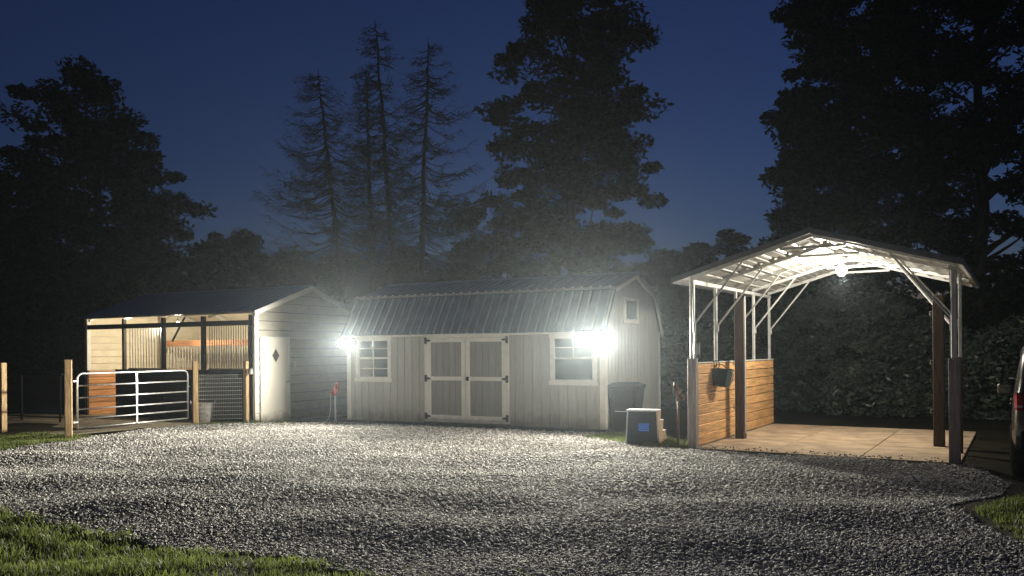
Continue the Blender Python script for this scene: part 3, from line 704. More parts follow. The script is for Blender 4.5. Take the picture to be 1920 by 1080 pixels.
# roof sheets: ribs run along the depth, several sheets per slope
co = .27; co_r = .12; yo = .16
def roof_slope(s):
    ends = np.linspace(-(co_r if s else co), cW / 2, 4)
    for a, b in zip(ends, ends[1:]):
        nrib = 3; prof = []; th = .01
        P = lambda x: (x, czr(x) + .012)
        pts = [(a, 0)]
        for i in range(nrib):
            c = a + (b - a) * (i + .5) / nrib
            pts += [(c - .035, 0), (c - .018, .02), (c + .018, .02), (c + .035, 0)]
        pts += [(b - .001, 0)]
        top = [(x, czr(x) + .02 + h) for x, h in pts]; bot = [(x, czr(x) + .008 + h) for x, h in reversed(pts)]
        poly = top + bot
        if s: poly = [(cW - x, z) for x, z in poly]
        MB().prism(poly, lambda p, t: (p[0], -yo + (cD + 2 * yo) * t, p[1])).build('roof_sheet', M_under, carp)
roof_slope(0); roof_slope(1)
for i in range(7):          # light purlins between the bows
    for s in (0, 1):
        x = .15 + i * .28; x = x if s == 0 else cW - x
        MB().bar((x, .0, czr(x) - .012), (x, cD, czr(x) - .012), .05, .022).build('purlin', M_under, carp)
for yf in (-yo - .012, cD + yo + .012):
    for s in (0, 1):
        e = (-co - .02, czr(-co - .02) - .0) if s == 0 else (cW + co_r + .02, czr(cW + co_r + .02))
        MB().bar((e[0], yf, e[1] + .005), (cW / 2, yf, cHr + .015), .022, .085).build('gable_trim', M_fascia, carp)
for s in (0, 1):
    oo = co_r if s else co; x = -co - .015 if s == 0 else cW + co_r + .015
    MB().box(x - .01, x + .01, -yo, cD + yo, czr(-oo) - .045, czr(-oo) + .03).build('eave_trim', M_fascia, carp)
MB().prism([(cW / 2 - .13, cHr + .035 - .13 * slope), (cW / 2, cHr + .06), (cW / 2 + .13, cHr + .035 - .13 * slope), (cW / 2 + .13, cHr + .05 - .13 * slope), (cW / 2, cHr + .075), (cW / 2 - .13, cHr + .05 - .13 * slope)],
           lambda p, t: (p[0], -yo - .02 + (cD + 2 * yo + .04) * t, p[1])).build('ridge_cap', M_fascia, carp)
# timber boards along the left side
chw = 1.43
nb = 8
for i in range(nb):
    z0, z1 = .03 + i * (chw - .03) / nb, .03 + (i + 1) * (chw - .03) / nb - .013
    for y0, y1 in ((.11, 2.52), (2.527, cD + .02)):
        off = random.uniform(-.003, .003)
        box('side_board', M_plank, carp, .034 + off, .072 + off, y0, y1, z0, z1, c=.007)
box('top_rail', M_white, carp, .03, .08, .11, cD + .02, chw, chw + .022, c=.004)
MB().tube([(.055, -.035, 1.5), (.06, -.04, 1.9), (.045, -.035, 2.0), (.045, -.035, 2.6)], .012, 6).build('conduit', M_galv, carp)
eb = box('electric_box', M_galv, carp, .05, .15, -.075, -.01, 1.58, 1.78, c=.008)
box('box_cover', M_lgrey, eb, .06, .14, -.095, -.0755, 1.60, 1.76, c=.01)
def cp(u, wv, z=0): return (CO[0] + u * math.cos(C_T) + wv * math.sin(C_T), CO[1] - u * math.sin(C_T) + wv * math.cos(C_T), z)
# dark brown tie posts standing inside
for u, wv, h, lab, sg in ((.29, 1.86, 2.62, 'dark brown square tie post in front of the wooden side boards', 1), (cW - .36, 2.15, 2.56, 'dark brown square tie post on the open side of the carport', -1)):
    t = thing('tie_post', lab, 'post', cp(u, wv, .035), -C_T, None)
    box('post', M_brown, t, -.085, .085, -.085, .085, 0, h, c=.008)
    box('edge_strip', M_frame, t, .0852, .095, -.03, .03, .1, h + .04) if sg == 1 else box('edge_strip', M_frame, t, -.012, .012, .086, .1, .5, h + .05)
    for z in (2.28, 1.45, .62):
        MB().tube([(-.086, -.02, z), (-.12, -.03, z + .01), (-.13, -.03, z - .04), (-.115, -.03, z - .08), (-.105, -.03, z - .04)], .009, 6).build('tie_ring', M_galv, t)
# carport bulb
cl = thing('carport_bulb', 'lit bulb hanging under the carport ridge', 'lamp', cp(cW / 2, 2.55, 0), -C_T)
zc = 3.17
MB().lathe([(0, .33), (.06, .33), (.06, .30), (.025, .29), (.02, .10), (.018, .09)], 14, (0, 0, zc)).build('socket', M_white, cl)
MB().lathe([(.001, -.13), (.045, -.12), (.085, -.075), (.095, -.02), (.08, .035), (.04, .08), (.018, .10)], 18, (0, 0, zc)).build('bulb', M_bulb, cl, smooth=True)
for i, a in enumerate((0, 90, 180, 270)): pass
ld = bpy.data.lights.new('carport_light', 'POINT'); ld.energy = CARPORT_W; ld.color = LAMP_COL; ld.shadow_soft_size = .07
lo_ = bpy.data.objects.new('carport_light', ld); COL.objects.link(lo_); lo_.parent = cl; lo_.location = (0, 0, zc - .2)

# hanging canvas feed bag on the side boards
bgp = cp(.10, .95, 0)
hb = thing('hanging_feed_bag', 'dark green canvas bag hung by hooks from the top board', 'bag', cp(.0, 1.0, .035), -C_T)
def ring(z, x1, w2, k=0.0): return [(.078, -w2 + k, z), (.078 + x1, -w2 * .92 + k, z - .02), (.078 + x1 * 1.03, k, z - .025), (.078 + x1, w2 * .92 + k, z - .02), (.078, w2 + k, z)]
mb = MB(); allr = [ring(1.02, .20, .13, .02), ring(1.05, .22, .15, .02), ring(1.17, .25, .17, .01), ring(1.31, .285, .19, 0), ring(1.33, .29, .195, 0), ring(1.328, .275, .18, 0), ring(1.15, .23, .15, .01)]
for r_ in allr: mb.v += r_
mb.f.append((4, 3, 2, 1, 0))
for i in range(len(allr) - 1):
    for k in range(5): mb.f.append((i * 5 + k, i * 5 + (k + 1) % 5, i * 5 + 5 + (k + 1) % 5, i * 5 + 5 + k))
mb.f.append(tuple((len(allr) - 1) * 5 + k for k in range(5)))
mb.build('canvas_body', M_bag, hb)
for y in (-.15, -.03, .13):
    MB().tube([(.10, y, 1.30), (.115, y + .01, 1.39), (.10, y + .02, 1.458), (.06, y + .02, 1.462), (.022, y + .02, 1.46), (.016, y + .02, 1.40)], .009, 6).build('hook', M_black, hb)
MB().tube([(.09, -.17, 1.31), (.16, -.17, 1.40), (.26, -.15, 1.40), (.36, -.06, 1.30)], .010, 6).build('strap', M_black, hb)
MB().tube([(.37, .04, 1.29), (.385, .1, 1.22), (.35, .14, 1.1), (.30, .12, 1.02)], .012, 6).build('strap', M_lgrey, hb)

# ------------------------------------------------------------------ gate, fences, posts
def fence_post(x, y, h, label, wd=.13, rz=-.3):
    p = thing('fence_post', label, 'post', (x, y, float(gz(x, y)) - .03), rz)
    box('post', M_post, p, -wd / 2, wd / 2, -wd / 2, wd / 2, 0, h + .03, c=.01)
    return p
gL = (-9.02, 17.0); gR = (-7.62, 19.62)
fence_post(gL[0] - .05, gL[1] - .11, 1.62, 'square timber post at the hinge end of the tube gate', .14, -1.05)
p = fence_post(gR[0] + .06, gR[1] + .1, 1.52, 'yellowish timber post at the latch end of the tube gate', .12, -1.05)
fence_post(-11.1, 18.0, 1.5, 'timber post standing beyond the grass patch at the black mesh fence', .13, -.4)
p = fence_post(-6.46, 20.08, 1.5, 'slim timber post between the wire fence and the white barn corner', .10, -.48)
gd = Vector((gR[0] - gL[0], gR[1] - gL[1], 0)); gl = gd.length; ga = math.atan2(gd.y, gd.x)
gate = thing('tube_gate', 'galvanised tubular farm gate with six rails between timber posts', 'gate', (gL[0], gL[1], .0), ga)
x0, x1, zb0, zt0 = .08, gl - .1, .17, 1.30
rr_ = .12
arc = lambda cx, cz, a0, a1: [(cx + rr_ * math.cos(a), 0, cz + rr_ * math.sin(a)) for a in np.linspace(a0, a1, 6)]
MB().tube([(x0, 0, zb0)] + arc(x0 + rr_, zt0 - rr_, math.pi, math.pi / 2) + arc(x1 - rr_, zt0 - rr_, math.pi / 2, 0) + [(x1, 0, zb0)], .020, 10).build('gate_frame', M_galv, gate, smooth=True)
for z in (zb0, .36, .56, .80, 1.05):
    MB().tube([(x0, 0, z), (x1, 0, z)], .017, 10).build('rail', M_galv, gate, smooth=True)
MB().box((x0 + x1) / 2 - .02, (x0 + x1) / 2 + .02, -.03, -.022, zb0, zt0).build('upright', M_galv, gate)
MB().tube([(x1 - .01, 0, .82), (x1 - .04, -.02, .9), (x1 + .03, -.03, .92)], .008, 6).build('chain_latch', M_galv, gate)
for z in (.3, 1.15): MB().bar((-.02, 0, z), (x0, 0, z), .05, .03).build('hinge', M_galv, gate)
# welded wire panel between latch post and barn corner
def wire_panel(name, label, A, B, z0, z1, nh, nv, r, m, group=None, rail=None):
    d = Vector((B[0] - A[0], B[1] - A[1], 0)); ln = d.length
    t = thing(name, label, 'fence', (A[0], A[1], 0), math.atan2(d.y, d.x), group)
    for i in range(nh):
        z = z0 + (z1 - z0) * i / (nh - 1); sag = random.uniform(-.006, .006)
        MB().tube([(0, 0, z), (ln * .5, random.uniform(-.01, .01), z + sag), (ln, 0, z)], r, 5).build('horizontal_wire', m, t)
    for i in range(nv):
        x = ln * (i + .5) / nv
        MB().tube([(x, -r * 1.6, z0), (x, -r * 1.6, z1)], r * .3, 4).build('vertical_wire', m, t)
    if rail: MB().tube([(0, 0, z1 + .02), (ln, 0, z1 + .02)], rail, 8).build('top_rail', M_black, t); MB().tube([(0, 0, z0), (ln, 0, z0)], rail * .7, 8).build('bottom_rail', M_black, t)
    return t
wire_panel('wire_fence', 'galvanised wire fence panel in front of the dark stall wall', (gR[0] + .14, gR[1] + .12), (-6.54, 20.02), .12, 1.18, 12, 24, .006, M_galv)
bf = wire_panel('mesh_fence', 'black mesh fence in the shade beyond the grass patch', (-14.2, 22.2), (-11.2, 20.6), .12, 1.18, 12, 46, .008, M_black, None, .025)
for x in (.02, 1.7, 3.3): MB().tube([(x, 0, -.02), (x, 0, 1.22)], .03, 8).build('fence_stake', M_black, bf)

# muck tub behind the wire fence
tb = thing('muck_tub', 'round pale muck tub behind the wire fence', 'tub', (-7.62, 20.35, 0), .2)
MB().lathe([(0, .02), (.2, .02), (.21, .0), (.215, .02), (.27, .46), (.29, .465), (.29, .49), (.262, .49), (.25, .45), (.2, .05), (0, .05)], 26).build('bucket', M_tub, tb, smooth=False)
for a in (0, math.pi):
    MB().tube([(.28 * math.cos(a + q), .28 * math.sin(a + q), .46 + .07 * math.cos(q * 6)) for q in np.linspace(-.26, .26, 7)], .011, 6).build('rope_handle', M_lgrey, tb)
# small latch box on the fence beside the barn corner
lk = thing('latch_box', 'small metal box strapped to the barn corner by the wire fence', 'box', (-6.30, 20.02, 1.18), -B_T)
MB().box(-.05, .05, -.09, -.005, 0, .13, .008).build('box_body', M_galv, lk); MB().box(-.056, .056, -.096, -.0, .131, .145, .003).build('box_lid', M_fascia, lk)
MB().box(-.03, .03, -.1, -.0905, .03, .08, .003).build('box_plate', M_post, lk)

# ------------------------------------------------------------------ yard hydrants
def hydrant(x, y, h, label, mh, rz, hose, mh2, pipe):
    t = thing('yard_hydrant', label, 'hydrant', (x, y, float(gz(x, y))), rz)
    MB().tube([(0, 0, -.03), (0, 0, h - .28)], .021, 12).build('standpipe', pipe, t, smooth=True)
    MB().lathe([(.021, -.04), (.036, -.03), (.04, .02), (.036, .08), (.042, .1), (.03, .15), (0, .16)], 14, (0, 0, h - .28)).build('head', mh, t, smooth=True)
    MB().tube([(0, 0, h - .22), (-.07, 0, h - .215), (-.11, 0, h - .25), (-.115, 0, h - .30)], [.026, .024, .022, .025], 10).build('spout', mh, t, smooth=True)
    MB().tube([(0, 0, h - .13), (.02, 0, h - .02), (.06, 0, h + .0), (.075, 0, h - .08), (.065, 0, h - .2), (.05, 0, h - .24)], [.017, .017, .02, .018, .015, .012], 8).build('pump_handle', mh, t, smooth=True)
    MB().tube(hose, .011, 8).build('hose', mh2, t, smooth=True)
    return t
hydrant(-4.22, 19.72, 1.0, 'red topped yard hydrant with a hose at the shed corner', M_red, -.2,
        [(-.115, 0, .70), (-.118, 0, .55), (-.125, .01, .35), (-.17, .02, .15), (-.24, .02, .03), (-.3, .0, .015)], M_hose, M_lgrey)
hydrant(2.93, 14.62, 1.12, 'dull iron yard hydrant beside the front post of the carport', M_rust, 2.6,
        [(-.115, 0, .82), (-.16, .0, .86), (-.2, .02, .78), (-.2, .03, .4), (-.18, .02, .2), (-.1, .0, .06), (.02, -.08, .02), (.12, -.2, .018)], M_hosed, M_rust)

# ------------------------------------------------------------------ wheeled bin
wb = thing('wheeled_bin', 'black wheeled rubbish bin beside the end wall of the shed', 'bin', (2.36, 17.22, 0), -.36)
def frust(mb, z0, z1, a, b):
    v = []
    for z, (x0, x1, y0, y1), c in ((z0, a, .05), (z1, b, .06)):
        v += [(x0 + c, y0, z), (x1 - c, y0, z), (x1, y0 + c, z), (x1, y1 - c, z), (x1 - c, y1, z), (x0 + c, y1, z), (x0, y1 - c, z), (x0, y0 + c, z)]
    mb.add(v, [tuple(range(8))[::-1], tuple(range(8, 16))] + [(i, (i + 1) % 8, 8 + (i + 1) % 8, 8 + i) for i in range(8)])
mb = MB(); frust(mb, .06, .90, (-.24, .24, -.25, .30), (-.335, .335, -.37, .37)); mb.build('bin_body', M_black, wb)
mb = MB(); frust(mb, .905, .95, (-.355, .355, -.39, .39), (-.355, .355, -.39, .39)); mb.build('bin_rim', M_black, wb)
mb = MB(); frust(mb, .953, .985, (-.37, .37, -.41, .37), (-.36, .36, -.39, .36)); frust(mb, .985, 1.03, (-.32, .32, -.34, .33), (-.22, .22, -.22, .25)); mb.build('lid', M_black, wb)
for s in (-1, 1):
    wh = MB().tube([(s * .26, .30, .13), (s * .32, .30, .13)], .13, 20).build('wheel', M_tyre, wb)
    MB().tube([(s * .321, .30, .13), (s * .33, .30, .13)], .07, 14).build('hub', M_navy, wh)
MB().box(-.16, .16, -.325, -.30, .44, .455).build('lift_bar', M_lgrey, wb)
MB().tube([(-.22, .40, .93), (-.22, .46, .95), (.22, .46, .95), (.22, .40, .93)], .016, 8).build('handle', M_black, wb)
for x in (-.2, .2): MB().bar((x, -.30, .2), (x, -.372, .88), .03, .02).build('ridge', M_black, wb)

# ------------------------------------------------------------------ mounting block
mk = thing('mounting_block', 'three step plastic mounting block with a blue label on its dark back', 'mounting block', (2.33, 14.85, 0), -.36)
w2, H = .28, .63
mk_b = MB()
steps = [(0, .26, H), (.26, .50, .43), (.50, .74, .22)]
sidep = [(-.02, 0), (.0, H - .03), (.27, H - .03), (.27, .40), (.51, .40), (.51, .19), (.76, .19), (.78, 0)]
for s in (-1, 1):
    MB().prism(sidep, lambda p, t: (s * (w2 - .03 * t) + (s * .03 if p[1] < .1 else 0), p[0], p[1])).build('side_panel', M_lgrey, mk)
for a, b, z in steps:
    MB().box(-w2 - .012, w2 + .012, a - .015, b + .018, z - .03, z, .008).build('tread', M_lgrey, mk)
MB().prism([(-w2 + .0, 0.01), (w2 - .0, .01), (w2 - .031, H - .032), (-w2 + .031, H - .032)], lambda p, t: (p[0], -.03 + .012 * t + .03 * p[1], p[1])).build('back_panel', M_navy, mk)
MB().box(-w2 + .03, w2 - .03, .26, .275, .42, H - .04).box(-w2 + .03, w2 - .03, .505, .52, .21, .39).build('riser', M_lgrey, mk)
MB().box(-.04, .04, -.02, -.0105, H - .12, H - .06, .003).build('hand_hold', M_black, mk)
lb = MB().box(-.065, .125, -.034, -.022, .25, .39, .003).build('label', M_blue, mk)
for i, (a, b) in enumerate(((-.05, .105), (-.045, .06), (-.05, .11))):
    MB().box(a, b, -.036, -.0342, .355 - i * .04, .368 - i * .04).build('label_print', M_blue2, lb)

# ------------------------------------------------------------------ parked car, tail corner in view
car = thing('parked_car', 'black sport utility vehicle with a red tail lamp beside the carport', 'car', (6.22, 10.33, 0), -C_T)
# local: x to the right (0..1.88), y forward (0..4.6)
CWd = 1.88
secs = [  # y, z-low, z-belt, z-roof, half width at belt, half width at roof, corner
    (0.00, .42, .98, 1.00, .84, .80), (0.05, .38, 1.02, 1.44, .90, .80), (.22, .34, 1.04, 1.72, .935, .80), (.6, .32, 1.05, 1.80, .94, .81), (1.6, .30, 1.05, 1.82, .94, .81),
    (2.5, .30, 1.04, 1.79, .94, .80), (2.9, .30, 1.03, 1.64, .935, .78), (3.35, .30, 1.02, 1.15, .93, .70), (3.6, .30, 1.0, 1.04, .92, .78), (4.3, .34, .93, .95, .88, .72), (4.55, .42, .75, .78, .74, .6)]
mb = MB(); n8 = 14
for y, zl, zb_, zr, hb_, hr in secs:
    h = [(-hb_ * .9, zl), (-hb_ * .985, zl + .1), (-hb_, (zl + zb_) / 2), (-hb_ * .985, zb_), (-(hb_ * .35 + hr * .65), zb_ + (zr - zb_) * .6), (-hr, zr - .07 * (zr > 1.1)), (-hr * .85, zr)]
    ring_ = h + [(-a, b) for a, b in reversed(h)]
    mb.v += [(CWd / 2 + a, y, b) for a, b in ring_]
for i in range(len(secs) - 1):
    for k in range(n8):
        k2 = (k + 1) % n8; mb.f.append((i * n8 + k, i * n8 + k2, (i + 1) * n8 + k2, (i + 1) * n8 + k))
mb.f.append(tuple(range(n8))[::-1]); mb.f.append(tuple((len(secs) - 1) * n8 + k for k in range(n8)))
body = mb.build('body', M_car, car, smooth=True)
bv = body.modifiers.new('round', 'SUBSURF'); bv.levels = 2; bv.render_levels = 2
for s in (-1, 1):
    cx_ = CWd / 2
    # side glass, pillars
    MB().prism([(.45, 1.10), (1.35, 1.10), (1.35, 1.60), (.7, 1.60)], lambda p, t: (cx_ + s * (.93 - (p[1] - 1.05) * .17 + .004 * t + .006), p[0], p[1])).build('side_window', M_carg, car)
    MB().prism([(1.45, 1.10), (2.35, 1.10), (2.3, 1.60), (1.45, 1.60)], lambda p, t: (cx_ + s * (.93 - (p[1] - 1.05) * .17 + .004 * t + .006), p[0], p[1])).build('side_window', M_carg, car)
    MB().prism([(2.45, 1.10), (3.1, 1.10), (2.6, 1.58), (2.42, 1.58)], lambda p, t: (cx_ + s * (.93 - (p[1] - 1.05) * .17 + .004 * t + .006), p[0], p[1])).build('side_window', M_carg, car)
    tl = MB().box(cx_ + s * .84 - .06, cx_ + s * .84 + .06, -.015, .12, .92, 1.14, .03).build('tail_lamp', M_tail, car)
    MB().box(cx_ + s * .84 - .03, cx_ + s * .84 + .03, -.02, -.0155, .955, .985).build('reverse_lens', M_lgrey, tl)
    mr_ = MB().box(cx_ + s * 1.04 - .10, cx_ + s * 1.04 + .10, 2.72, 2.84, .98, 1.15, .03).build('mirror', M_car, car)
    MB().box(cx_ + s * 1.04 - .08, cx_ + s * 1.04 + .08, 2.712, 2.7195, 1.0, 1.13).build('mirror_glass', M_chrome, mr_)
    MB().tube([(cx_ + s * .70, .4, 1.80), (cx_ + s * .71, .6, 1.86), (cx_ + s * .71, 2.2, 1.86), (cx_ + s * .70, 2.4, 1.80)], .018, 8).build('roof_rail', M_chrome, car)
    for y in (.85, 3.65):
        wh = MB().lathe([(.19, -.11), (.30, -.115), (.35, -.08), (.355, 0), (.35, .08), (.30, .115), (.19, .11)], 28).build('wheel', M_tyre, car, smooth=True)
        wh.location = (cx_ + s * .84, y, .355); wh.rotation_euler = (0, R(90), 0)
        rm = MB().lathe([(.0, .06), (.05, .09), (.17, .07), (.195, .10), (.2, -.1), (0, -.1)], 20).build('rim', M_galv, wh, smooth=True)
    for y in (1.05, 2.0): MB().box(cx_ + s * .945 - .012, cx_ + s * .945 + .012, y + .2, y + .36, .92, .95, .005).build('door_handle', M_chrome, car)
MB().prism([(-.62, 1.10), (.62, 1.10), (.56, 1.52), (-.56, 1.52)], lambda p, t: (CWd / 2 + p[0], .025 + (p[1] - 1.1) * .30 - .012 * t - .02, p[1])).build('rear_window', M_carg, car)
MB().box(.06, CWd - .06, -.10, .12, .42, .66, .05).build('rear_bumper', M_navy, car)
MB().box(CWd / 2 - .26, CWd / 2 + .26, -.035, -.012, .76, .88, .004).build('number_plate', M_lgrey, car)

# ------------------------------------------------------------------ trees
def leaves(C, r, n_per, size, flat=.55, rng=RNG):
    """C (k,3) clump centres, r (k,) radii -> quads"""
    k = len(C); n = k * n_per
    d = rng.normal(0, 1, (n, 3)); d /= np.linalg.norm(d, axis=1)[:, None] + 1e-9
    rad = rng.uniform(0, 1, n) ** .45
    rr = np.repeat(r, n_per)
    P = np.repeat(C, n_per, 0) + d * (rad * rr)[:, None] * np.array([1, 1, flat])
    a = rng.normal(0, 1, (n, 3)); a[:, 2] *= .6; a /= np.linalg.norm(a, axis=1)[:, None]
    b = rng.normal(0, 1, (n, 3)); b -= (b * a).sum(1)[:, None] * a; b /= np.linalg.norm(b, axis=1)[:, None]
    s = rng.uniform(.6, 1.35, n)[:, None] * size
    nn = np.cross(a, b)
    V = np.stack([P - a * s, P + b * s * .42 + nn * s * .12, P + a * s, P - b * s * .42 + nn * s * .12], 1).reshape(-1, 3)
    F = np.arange(n * 4).reshape(n, 4)
    return V, F
def limb(mb, a, b, r0, r1, bend=.12, seg=4, n=6):
    a, b = Vector(a), Vector(b); L = (b - a).length; pts = []
    off = Vector((random.uniform(-1, 1), random.uniform(-1, 1), random.uniform(-.3, .8))) * bend * L
    for i in range(seg + 1):
        t = i / seg; pts.append(a.lerp(b, t) + off * math.sin(math.pi * t))
    mb.tube(pts, [r0 + (r1 - r0) * i / seg for i in range(seg + 1)], n)
def broadleaf(name, label, x, y, H, prof, nclump, n_per, leaf, cr=(.5, 1.1), seed=0, m=None, group=None, trunk_r=.28, lean=(0, 0), flat=.5, base=.12):
    """prof: list of (height fraction, left radius, right radius)"""
    rng = np.random.default_rng(seed); random.seed(seed)
    t = thing(name, label, 'tree' if H > 4.5 else 'shrub', (x, y, 0), 0, group)
    hf = np.array([p[0] for p in prof]); rl = np.array([p[1] for p in prof]); rr = np.array([p[2] for p in prof])
    C = []; rads = []
    while len(C) < nclump:
        h = rng.uniform(hf[0], hf[-1]); a = rng.uniform(0, 6.283)
        R1 = np.interp(h, hf, rl); R2 = np.interp(h, hf, rr); cs = math.cos(a)
        Rm = (R1 if cs < 0 else R2); Rd = (R1 + R2) / 2
        if rng.uniform() > (Rm + .25) / (max(rl.max(), rr.max()) + .25): continue
        q = rng.uniform(.05, 1.12) ** .55
        c = rng.uniform(*cr)
        tier = .25 * math.sin(h * H * 2.3 + a * 1.5)
        rad = max(0.02, (Rm * abs(cs) + Rd * (1 - abs(cs))) * (1 + tier * .6) - c * .45) * q
        C.append((lean[0] * h * H + rad * cs, lean[1] * h * H + rad * math.sin(a), h * H - .12 * rad)); rads.append(c)
    C = np.array(C); rads = np.array(rads)
    V, F = leaves(C, rads, n_per, leaf, flat, rng)
    npmesh('crown', V, F, m or M_leaf, t)
    mb = MB(); pts = [(lean[0] * H * q + random.uniform(-.08, .08) * (q > 0), lean[1] * H * q + random.uniform(-.08, .08) * (q > 0), H * q - (.1 if q == 0 else 0)) for q in np.linspace(0, .93, 9)]
    mb.tube(pts, [trunk_r * (1 - .93 * q) + .015 for q in np.linspace(0, 1, 9)], 10)
    tr = mb.build('trunk', M_bark, t, smooth=True)
    mb = MB(); idx = rng.choice(len(C), min(len(C), 46), replace=False)
    for i in idx:
        c = C[i]; h0 = max(base * H, c[2] - .5 * math.hypot(c[0] - lean[0] * c[2], c[1]) - .3)
        limb(mb, (lean[0] * h0, lean[1] * h0, h0), c, trunk_r * .28 * (1 - h0 / H) + .02, .012)
    tag(mb.build('limbs', M_bark, t, smooth=True), kind='stuff')
    return t
def tree_px(name, label, px, Y, ytop, prof_px, **k):
    """lay a tree out from its outline: prof_px rows (y pixel, x left, x right) top to bottom"""
    s = Y / FPX; H = zat(px, ytop, Y)
    rows = sorted([(max(0, zat(px, yp, Y)) / H, max(.1, (px - xl) * s), max(.1, (xr - px) * s)) for yp, xl, xr in prof_px])
    return broadleaf(name, label, plan(px, Y), Y, H, rows, **k)
# tall broadleaf behind the shed
tree_px('broadleaf_tree', 'tall leafy tree towering right behind the grey shed', 1075, 29, -110,
        [(-110, 1040, 1120), (0, 965, 1185), (90, 930, 1205), (130, 955, 1190), (200, 880, 1238), (270, 930, 1200), (330, 870, 1235), (400, 850, 1225), (470, 860, 1190), (540, 880, 1180), (580, 940, 1150)],
        nclump=260, n_per=190, leaf=.125, cr=(.35, .95), seed=3)
# dark tree on the left
tree_px('broadleaf_tree', 'broad dark tree rising beyond the low metal barn', 185, 33, 125,
        [(125, 130, 160), (165, 60, 215), (200, 30, 250), (260, 20, 285), (300, 10, 335), (370, 35, 360), (420, 30, 362), (480, 60, 350), (540, 80, 345), (600, 100, 320)],
        nclump=230, n_per=190, leaf=.13, cr=(.4, 1.05), seed=5)
tree_px('broadleaf_tree', 'dark tree behind the black mesh fence', -20, 31, 330,
        [(330, -60, 10), (400, -110, 40), (480, -130, 70), (560, -130, 100), (640, -120, 120)], nclump=110, n_per=120, leaf=.18, cr=(.5, 1.0), seed=6)
# right hand mass of three trees
tree_px('broadleaf_tree', 'huge dark tree rising straight behind the carport', 1590, 27, -260,
        [(-260, 1530, 1640), (-60, 1480, 1730), (60, 1470, 1730), (140, 1462, 1740), (210, 1475, 1735), (280, 1460, 1745), (350, 1430, 1750), (420, 1425, 1740), (500, 1440, 1740), (580, 1470, 1710)],
        nclump=400, n_per=180, leaf=.12, cr=(.35, .95), seed=8)
tree_px('broadleaf_tree', 'dark tree with sky gaps beyond the parked car', 1840, 28.5, -260,
        [(-260, 1780, 1900), (-60, 1720, 1960), (100, 1700, 2000), (250, 1700, 2010), (400, 1690, 2020), (520, 1720, 2000), (620, 1750, 1960)],
        nclump=270, n_per=180, leaf=.13, cr=(.4, 1.0), seed=9)
# lower background trees
bgs = [(405, 41, 438, 55, 'rounded low tree over the low metal barn roof'), (462, 42, 440, 45, 'small rounded tree beside the bare conifers'), (300, 40, 470, 70, 'low tree in the dark behind the metal barn'),
       (545, 39, 470, 70, 'low bushy tree at the foot of the bare conifers'), (650, 40, 480, 75, 'bushy tree between the barn and shed roofs'), (770, 40, 470, 75, 'bushy tree over the middle of the shed roof'), (880, 38, 460, 70, 'bushy tree between the bare conifers and the tall leafy tree'),
       (1240, 42, 470, 55, 'low tree in the gap between shed and carport'), (1310, 44, 462, 50, 'small tree in the far gap beside the carport roof'), (1375, 40, 438, 60, 'low tree leaning toward the carport eave'), (130, 38, 520, 110, 'lowest dark tree beside the broad one beyond the barn')]
for i, (px, Y, yt, hw, lab) in enumerate(bgs):
    tree_px('background_tree', lab, px, Y, yt, [(yt, px - hw * .3, px + hw * .3), (yt + 25, px - hw * .8, px + hw * .8), (yt + 70, px - hw, px + hw), (yt + 150, px - hw, px + hw), (640, px - hw * .8, px + hw * .8)],
            nclump=95, n_per=110, leaf=.16, cr=(.4, .8), seed=20 + i, m=M_leaf3, group='low trees along the back', trunk_r=.14)
# shrubs behind the carport and on the right
shr = [(1475, 23.5, 560, 60, 'tall shrub behind the wooden side boards'), (1560, 22.6, 545, 80, 'leafy shrub in the middle of the carport opening'), (1650, 22.0, 560, 85, 'big leafed shrub behind the carport floor'), (1740, 21.6, 600, 80, 'shrub behind the brown post on the open side'),
       (1610, 21.4, 690, 60, 'low spreading shrub at the back edge of the concrete floor'), (1830, 20.5, 640, 80, 'dark shrub between carport and parked car'), (1920, 20.5, 600, 80, 'dark shrub beyond the parked car'), (1290, 24, 600, 70, 'shrub in the shade between shed and carport'), (1380, 24.5, 590, 60, 'shrub behind the hanging bag and boards'),
       (1700, 20.9, 740, 50, 'small low shrub under the big leafed one')]
for i, (px, Y, yt, hw, lab) in enumerate(shr):
    lowb = 790
    tree_px('shrub', lab, px, Y, yt, [(yt, px - hw * .4, px + hw * .4), (yt + 30, px - hw, px + hw), ((yt + lowb) / 2, px - hw * 1.15, px + hw * 1.15), (lowb, px - hw, px + hw)],
            nclump=75, n_per=125, leaf=.075, cr=(.22, .55), seed=50 + i, m=M_leaf2, group='shrubs behind the carport', trunk_r=.05, flat=.7, base=.02)
# far woods closing the horizon all round
rng = np.random.default_rng(77)
NW = 4200
aa = rng.uniform(-1.35, 1.35, NW); dd = rng.uniform(52, 72, NW)
hh = 5.2 + 1.3 * np.sin(aa * 9) + .9 * np.sin(aa * 23 + 1)
C = np.stack([np.sin(aa) * dd, np.cos(aa) * dd, rng.uniform(0, 1, NW) * hh], -1)
V, F = leaves(C, rng.uniform(.8, 1.5, NW), 45, .46, .7, rng)
tag(npmesh('far_woods', V, F, M_leaf3), 'dark line of far woods behind everything', 'woods', kind='stuff')
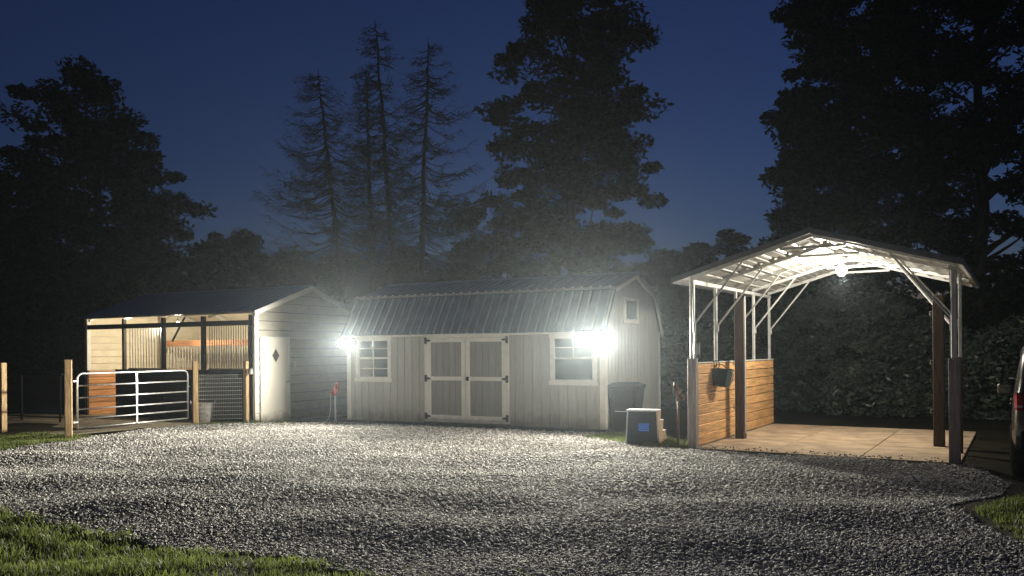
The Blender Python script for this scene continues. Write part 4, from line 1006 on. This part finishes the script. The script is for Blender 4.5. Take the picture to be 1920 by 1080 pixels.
# bare conifers
def conifer(label, top, foot, Y, spread, seed, dens=1.0, needles=1.0, skew=0):
    rng = np.random.default_rng(seed); random.seed(seed)
    xb, xt = plan(foot, Y), plan(top[0], Y); H = zat(top[0], top[1], Y)
    t = thing('bare_conifer', label, 'tree', (xb, Y, 0), 0, 'bare conifers behind the shed')
    dx = xt - xb
    mb = MB(); pts = [(dx * (q ** 1.2) + random.uniform(-.04, .04), random.uniform(-.04, .04), H * q - (.1 if q == 0 else 0)) for q in np.linspace(0, 1, 14)]
    mb.tube(pts, [.17 * (1 - q) ** .8 + .012 for q in np.linspace(0, 1, 14)], 8); mb.build('trunk', M_bark, t, smooth=True)
    mb = MB(); LV = []; nb = int(200 * dens)
    for i in range(nb):
        h = .18 + .80 * (i + rng.uniform(0, 1)) / nb; a = rng.uniform(0, 6.283)
        if rng.uniform() < .22 + .18 * math.sin(h * 17 + seed): continue
        L = spread * (1 - h) ** .75 * rng.uniform(.25, 1.2) + .2
        if skew and math.cos(a) * skew > 0: L *= 1.25
        o = Vector((dx * (h ** 1.2), 0, h * H)); d = Vector((math.cos(a), math.sin(a), 0))
        droop = rng.uniform(.15, .4)
        P = [o + d * (L * q) + Vector((0, 0, L * (-droop * math.sin(q * 2.2) + .30 * q * q))) for q in np.linspace(0, 1, 6)]
        mb.tube(P, [.022 * (1 - q) + .005 for q in np.linspace(0, 1, 6)], 4, cap=False)
        for j in range(int(14 * L)):
            q = rng.uniform(.25, 1); p = o + d * (L * q) + Vector((0, 0, L * (-droop * math.sin(q * 2.2) + .30 * q * q)))
            b2 = rng.uniform(-1.2, 1.2); d2 = Vector((math.cos(a + b2), math.sin(a + b2), rng.uniform(-.8, .25))).normalized()
            tl_ = rng.uniform(.15, .55)
            mb.tube([p, p + d2 * tl_ * .5 + Vector((0, 0, -.02)), p + d2 * tl_], [.009, .006, .003], 3, cap=False)
            if rng.uniform() < .3 * needles: LV.append(p + d2 * tl_ * rng.uniform(.4, 1))
    tag(mb.build('branches', M_bark, t, fix=False), kind='stuff')
    if LV:
        V, F = leaves(np.array([v[:] for v in LV]), np.full(len(LV), .15), 7, .045, .8, rng)
        npmesh('needle_tufts', V, F, M_needle, t)
    return t
conifer('leaning bare conifer with long sweeping branches', (600, 128), 655, 36, 4.6, 31, 1.8, .35, -1)
conifer('tallest bare conifer with a ragged tufted top', (708, 35), 748, 37, 3.2, 32, 1.4, 1.3)
conifer('thin bare conifer close beside the tallest one', (690, 120), 702, 36.4, 2.4, 33, 1.1, 1.0)
conifer('straight bare conifer next to the tall leafy tree', (808, 70), 785, 36, 3.6, 34, 1.5, .6, 1)

# ------------------------------------------------------------------ haze added to imitate the lens glow around the lamps
if HAZE > 0:
    hz = MB().box(-80, 80, -3, 80, -1.2, 32).build('haze', M_soil)
    tag(hz, 'thin haze added for the lamp glow around the yard', 'haze', kind='stuff')
    m = bpy.data.materials.new('lamp_glow_haze'); m.use_nodes = True
    nn = m.node_tree.nodes; ll = m.node_tree.links; nn.remove(nn['Principled BSDF'])
    pv = nn.new('ShaderNodeVolumePrincipled'); pv.inputs['Color'].default_value = (.76, .9, 1, 1)
    pv.inputs['Density'].default_value = HAZE; pv.inputs['Anisotropy'].default_value = .85
    ll.new(pv.outputs[0], nn['Material Output'].inputs['Volume'])
    hz.data.materials.clear(); hz.data.materials.append(m)
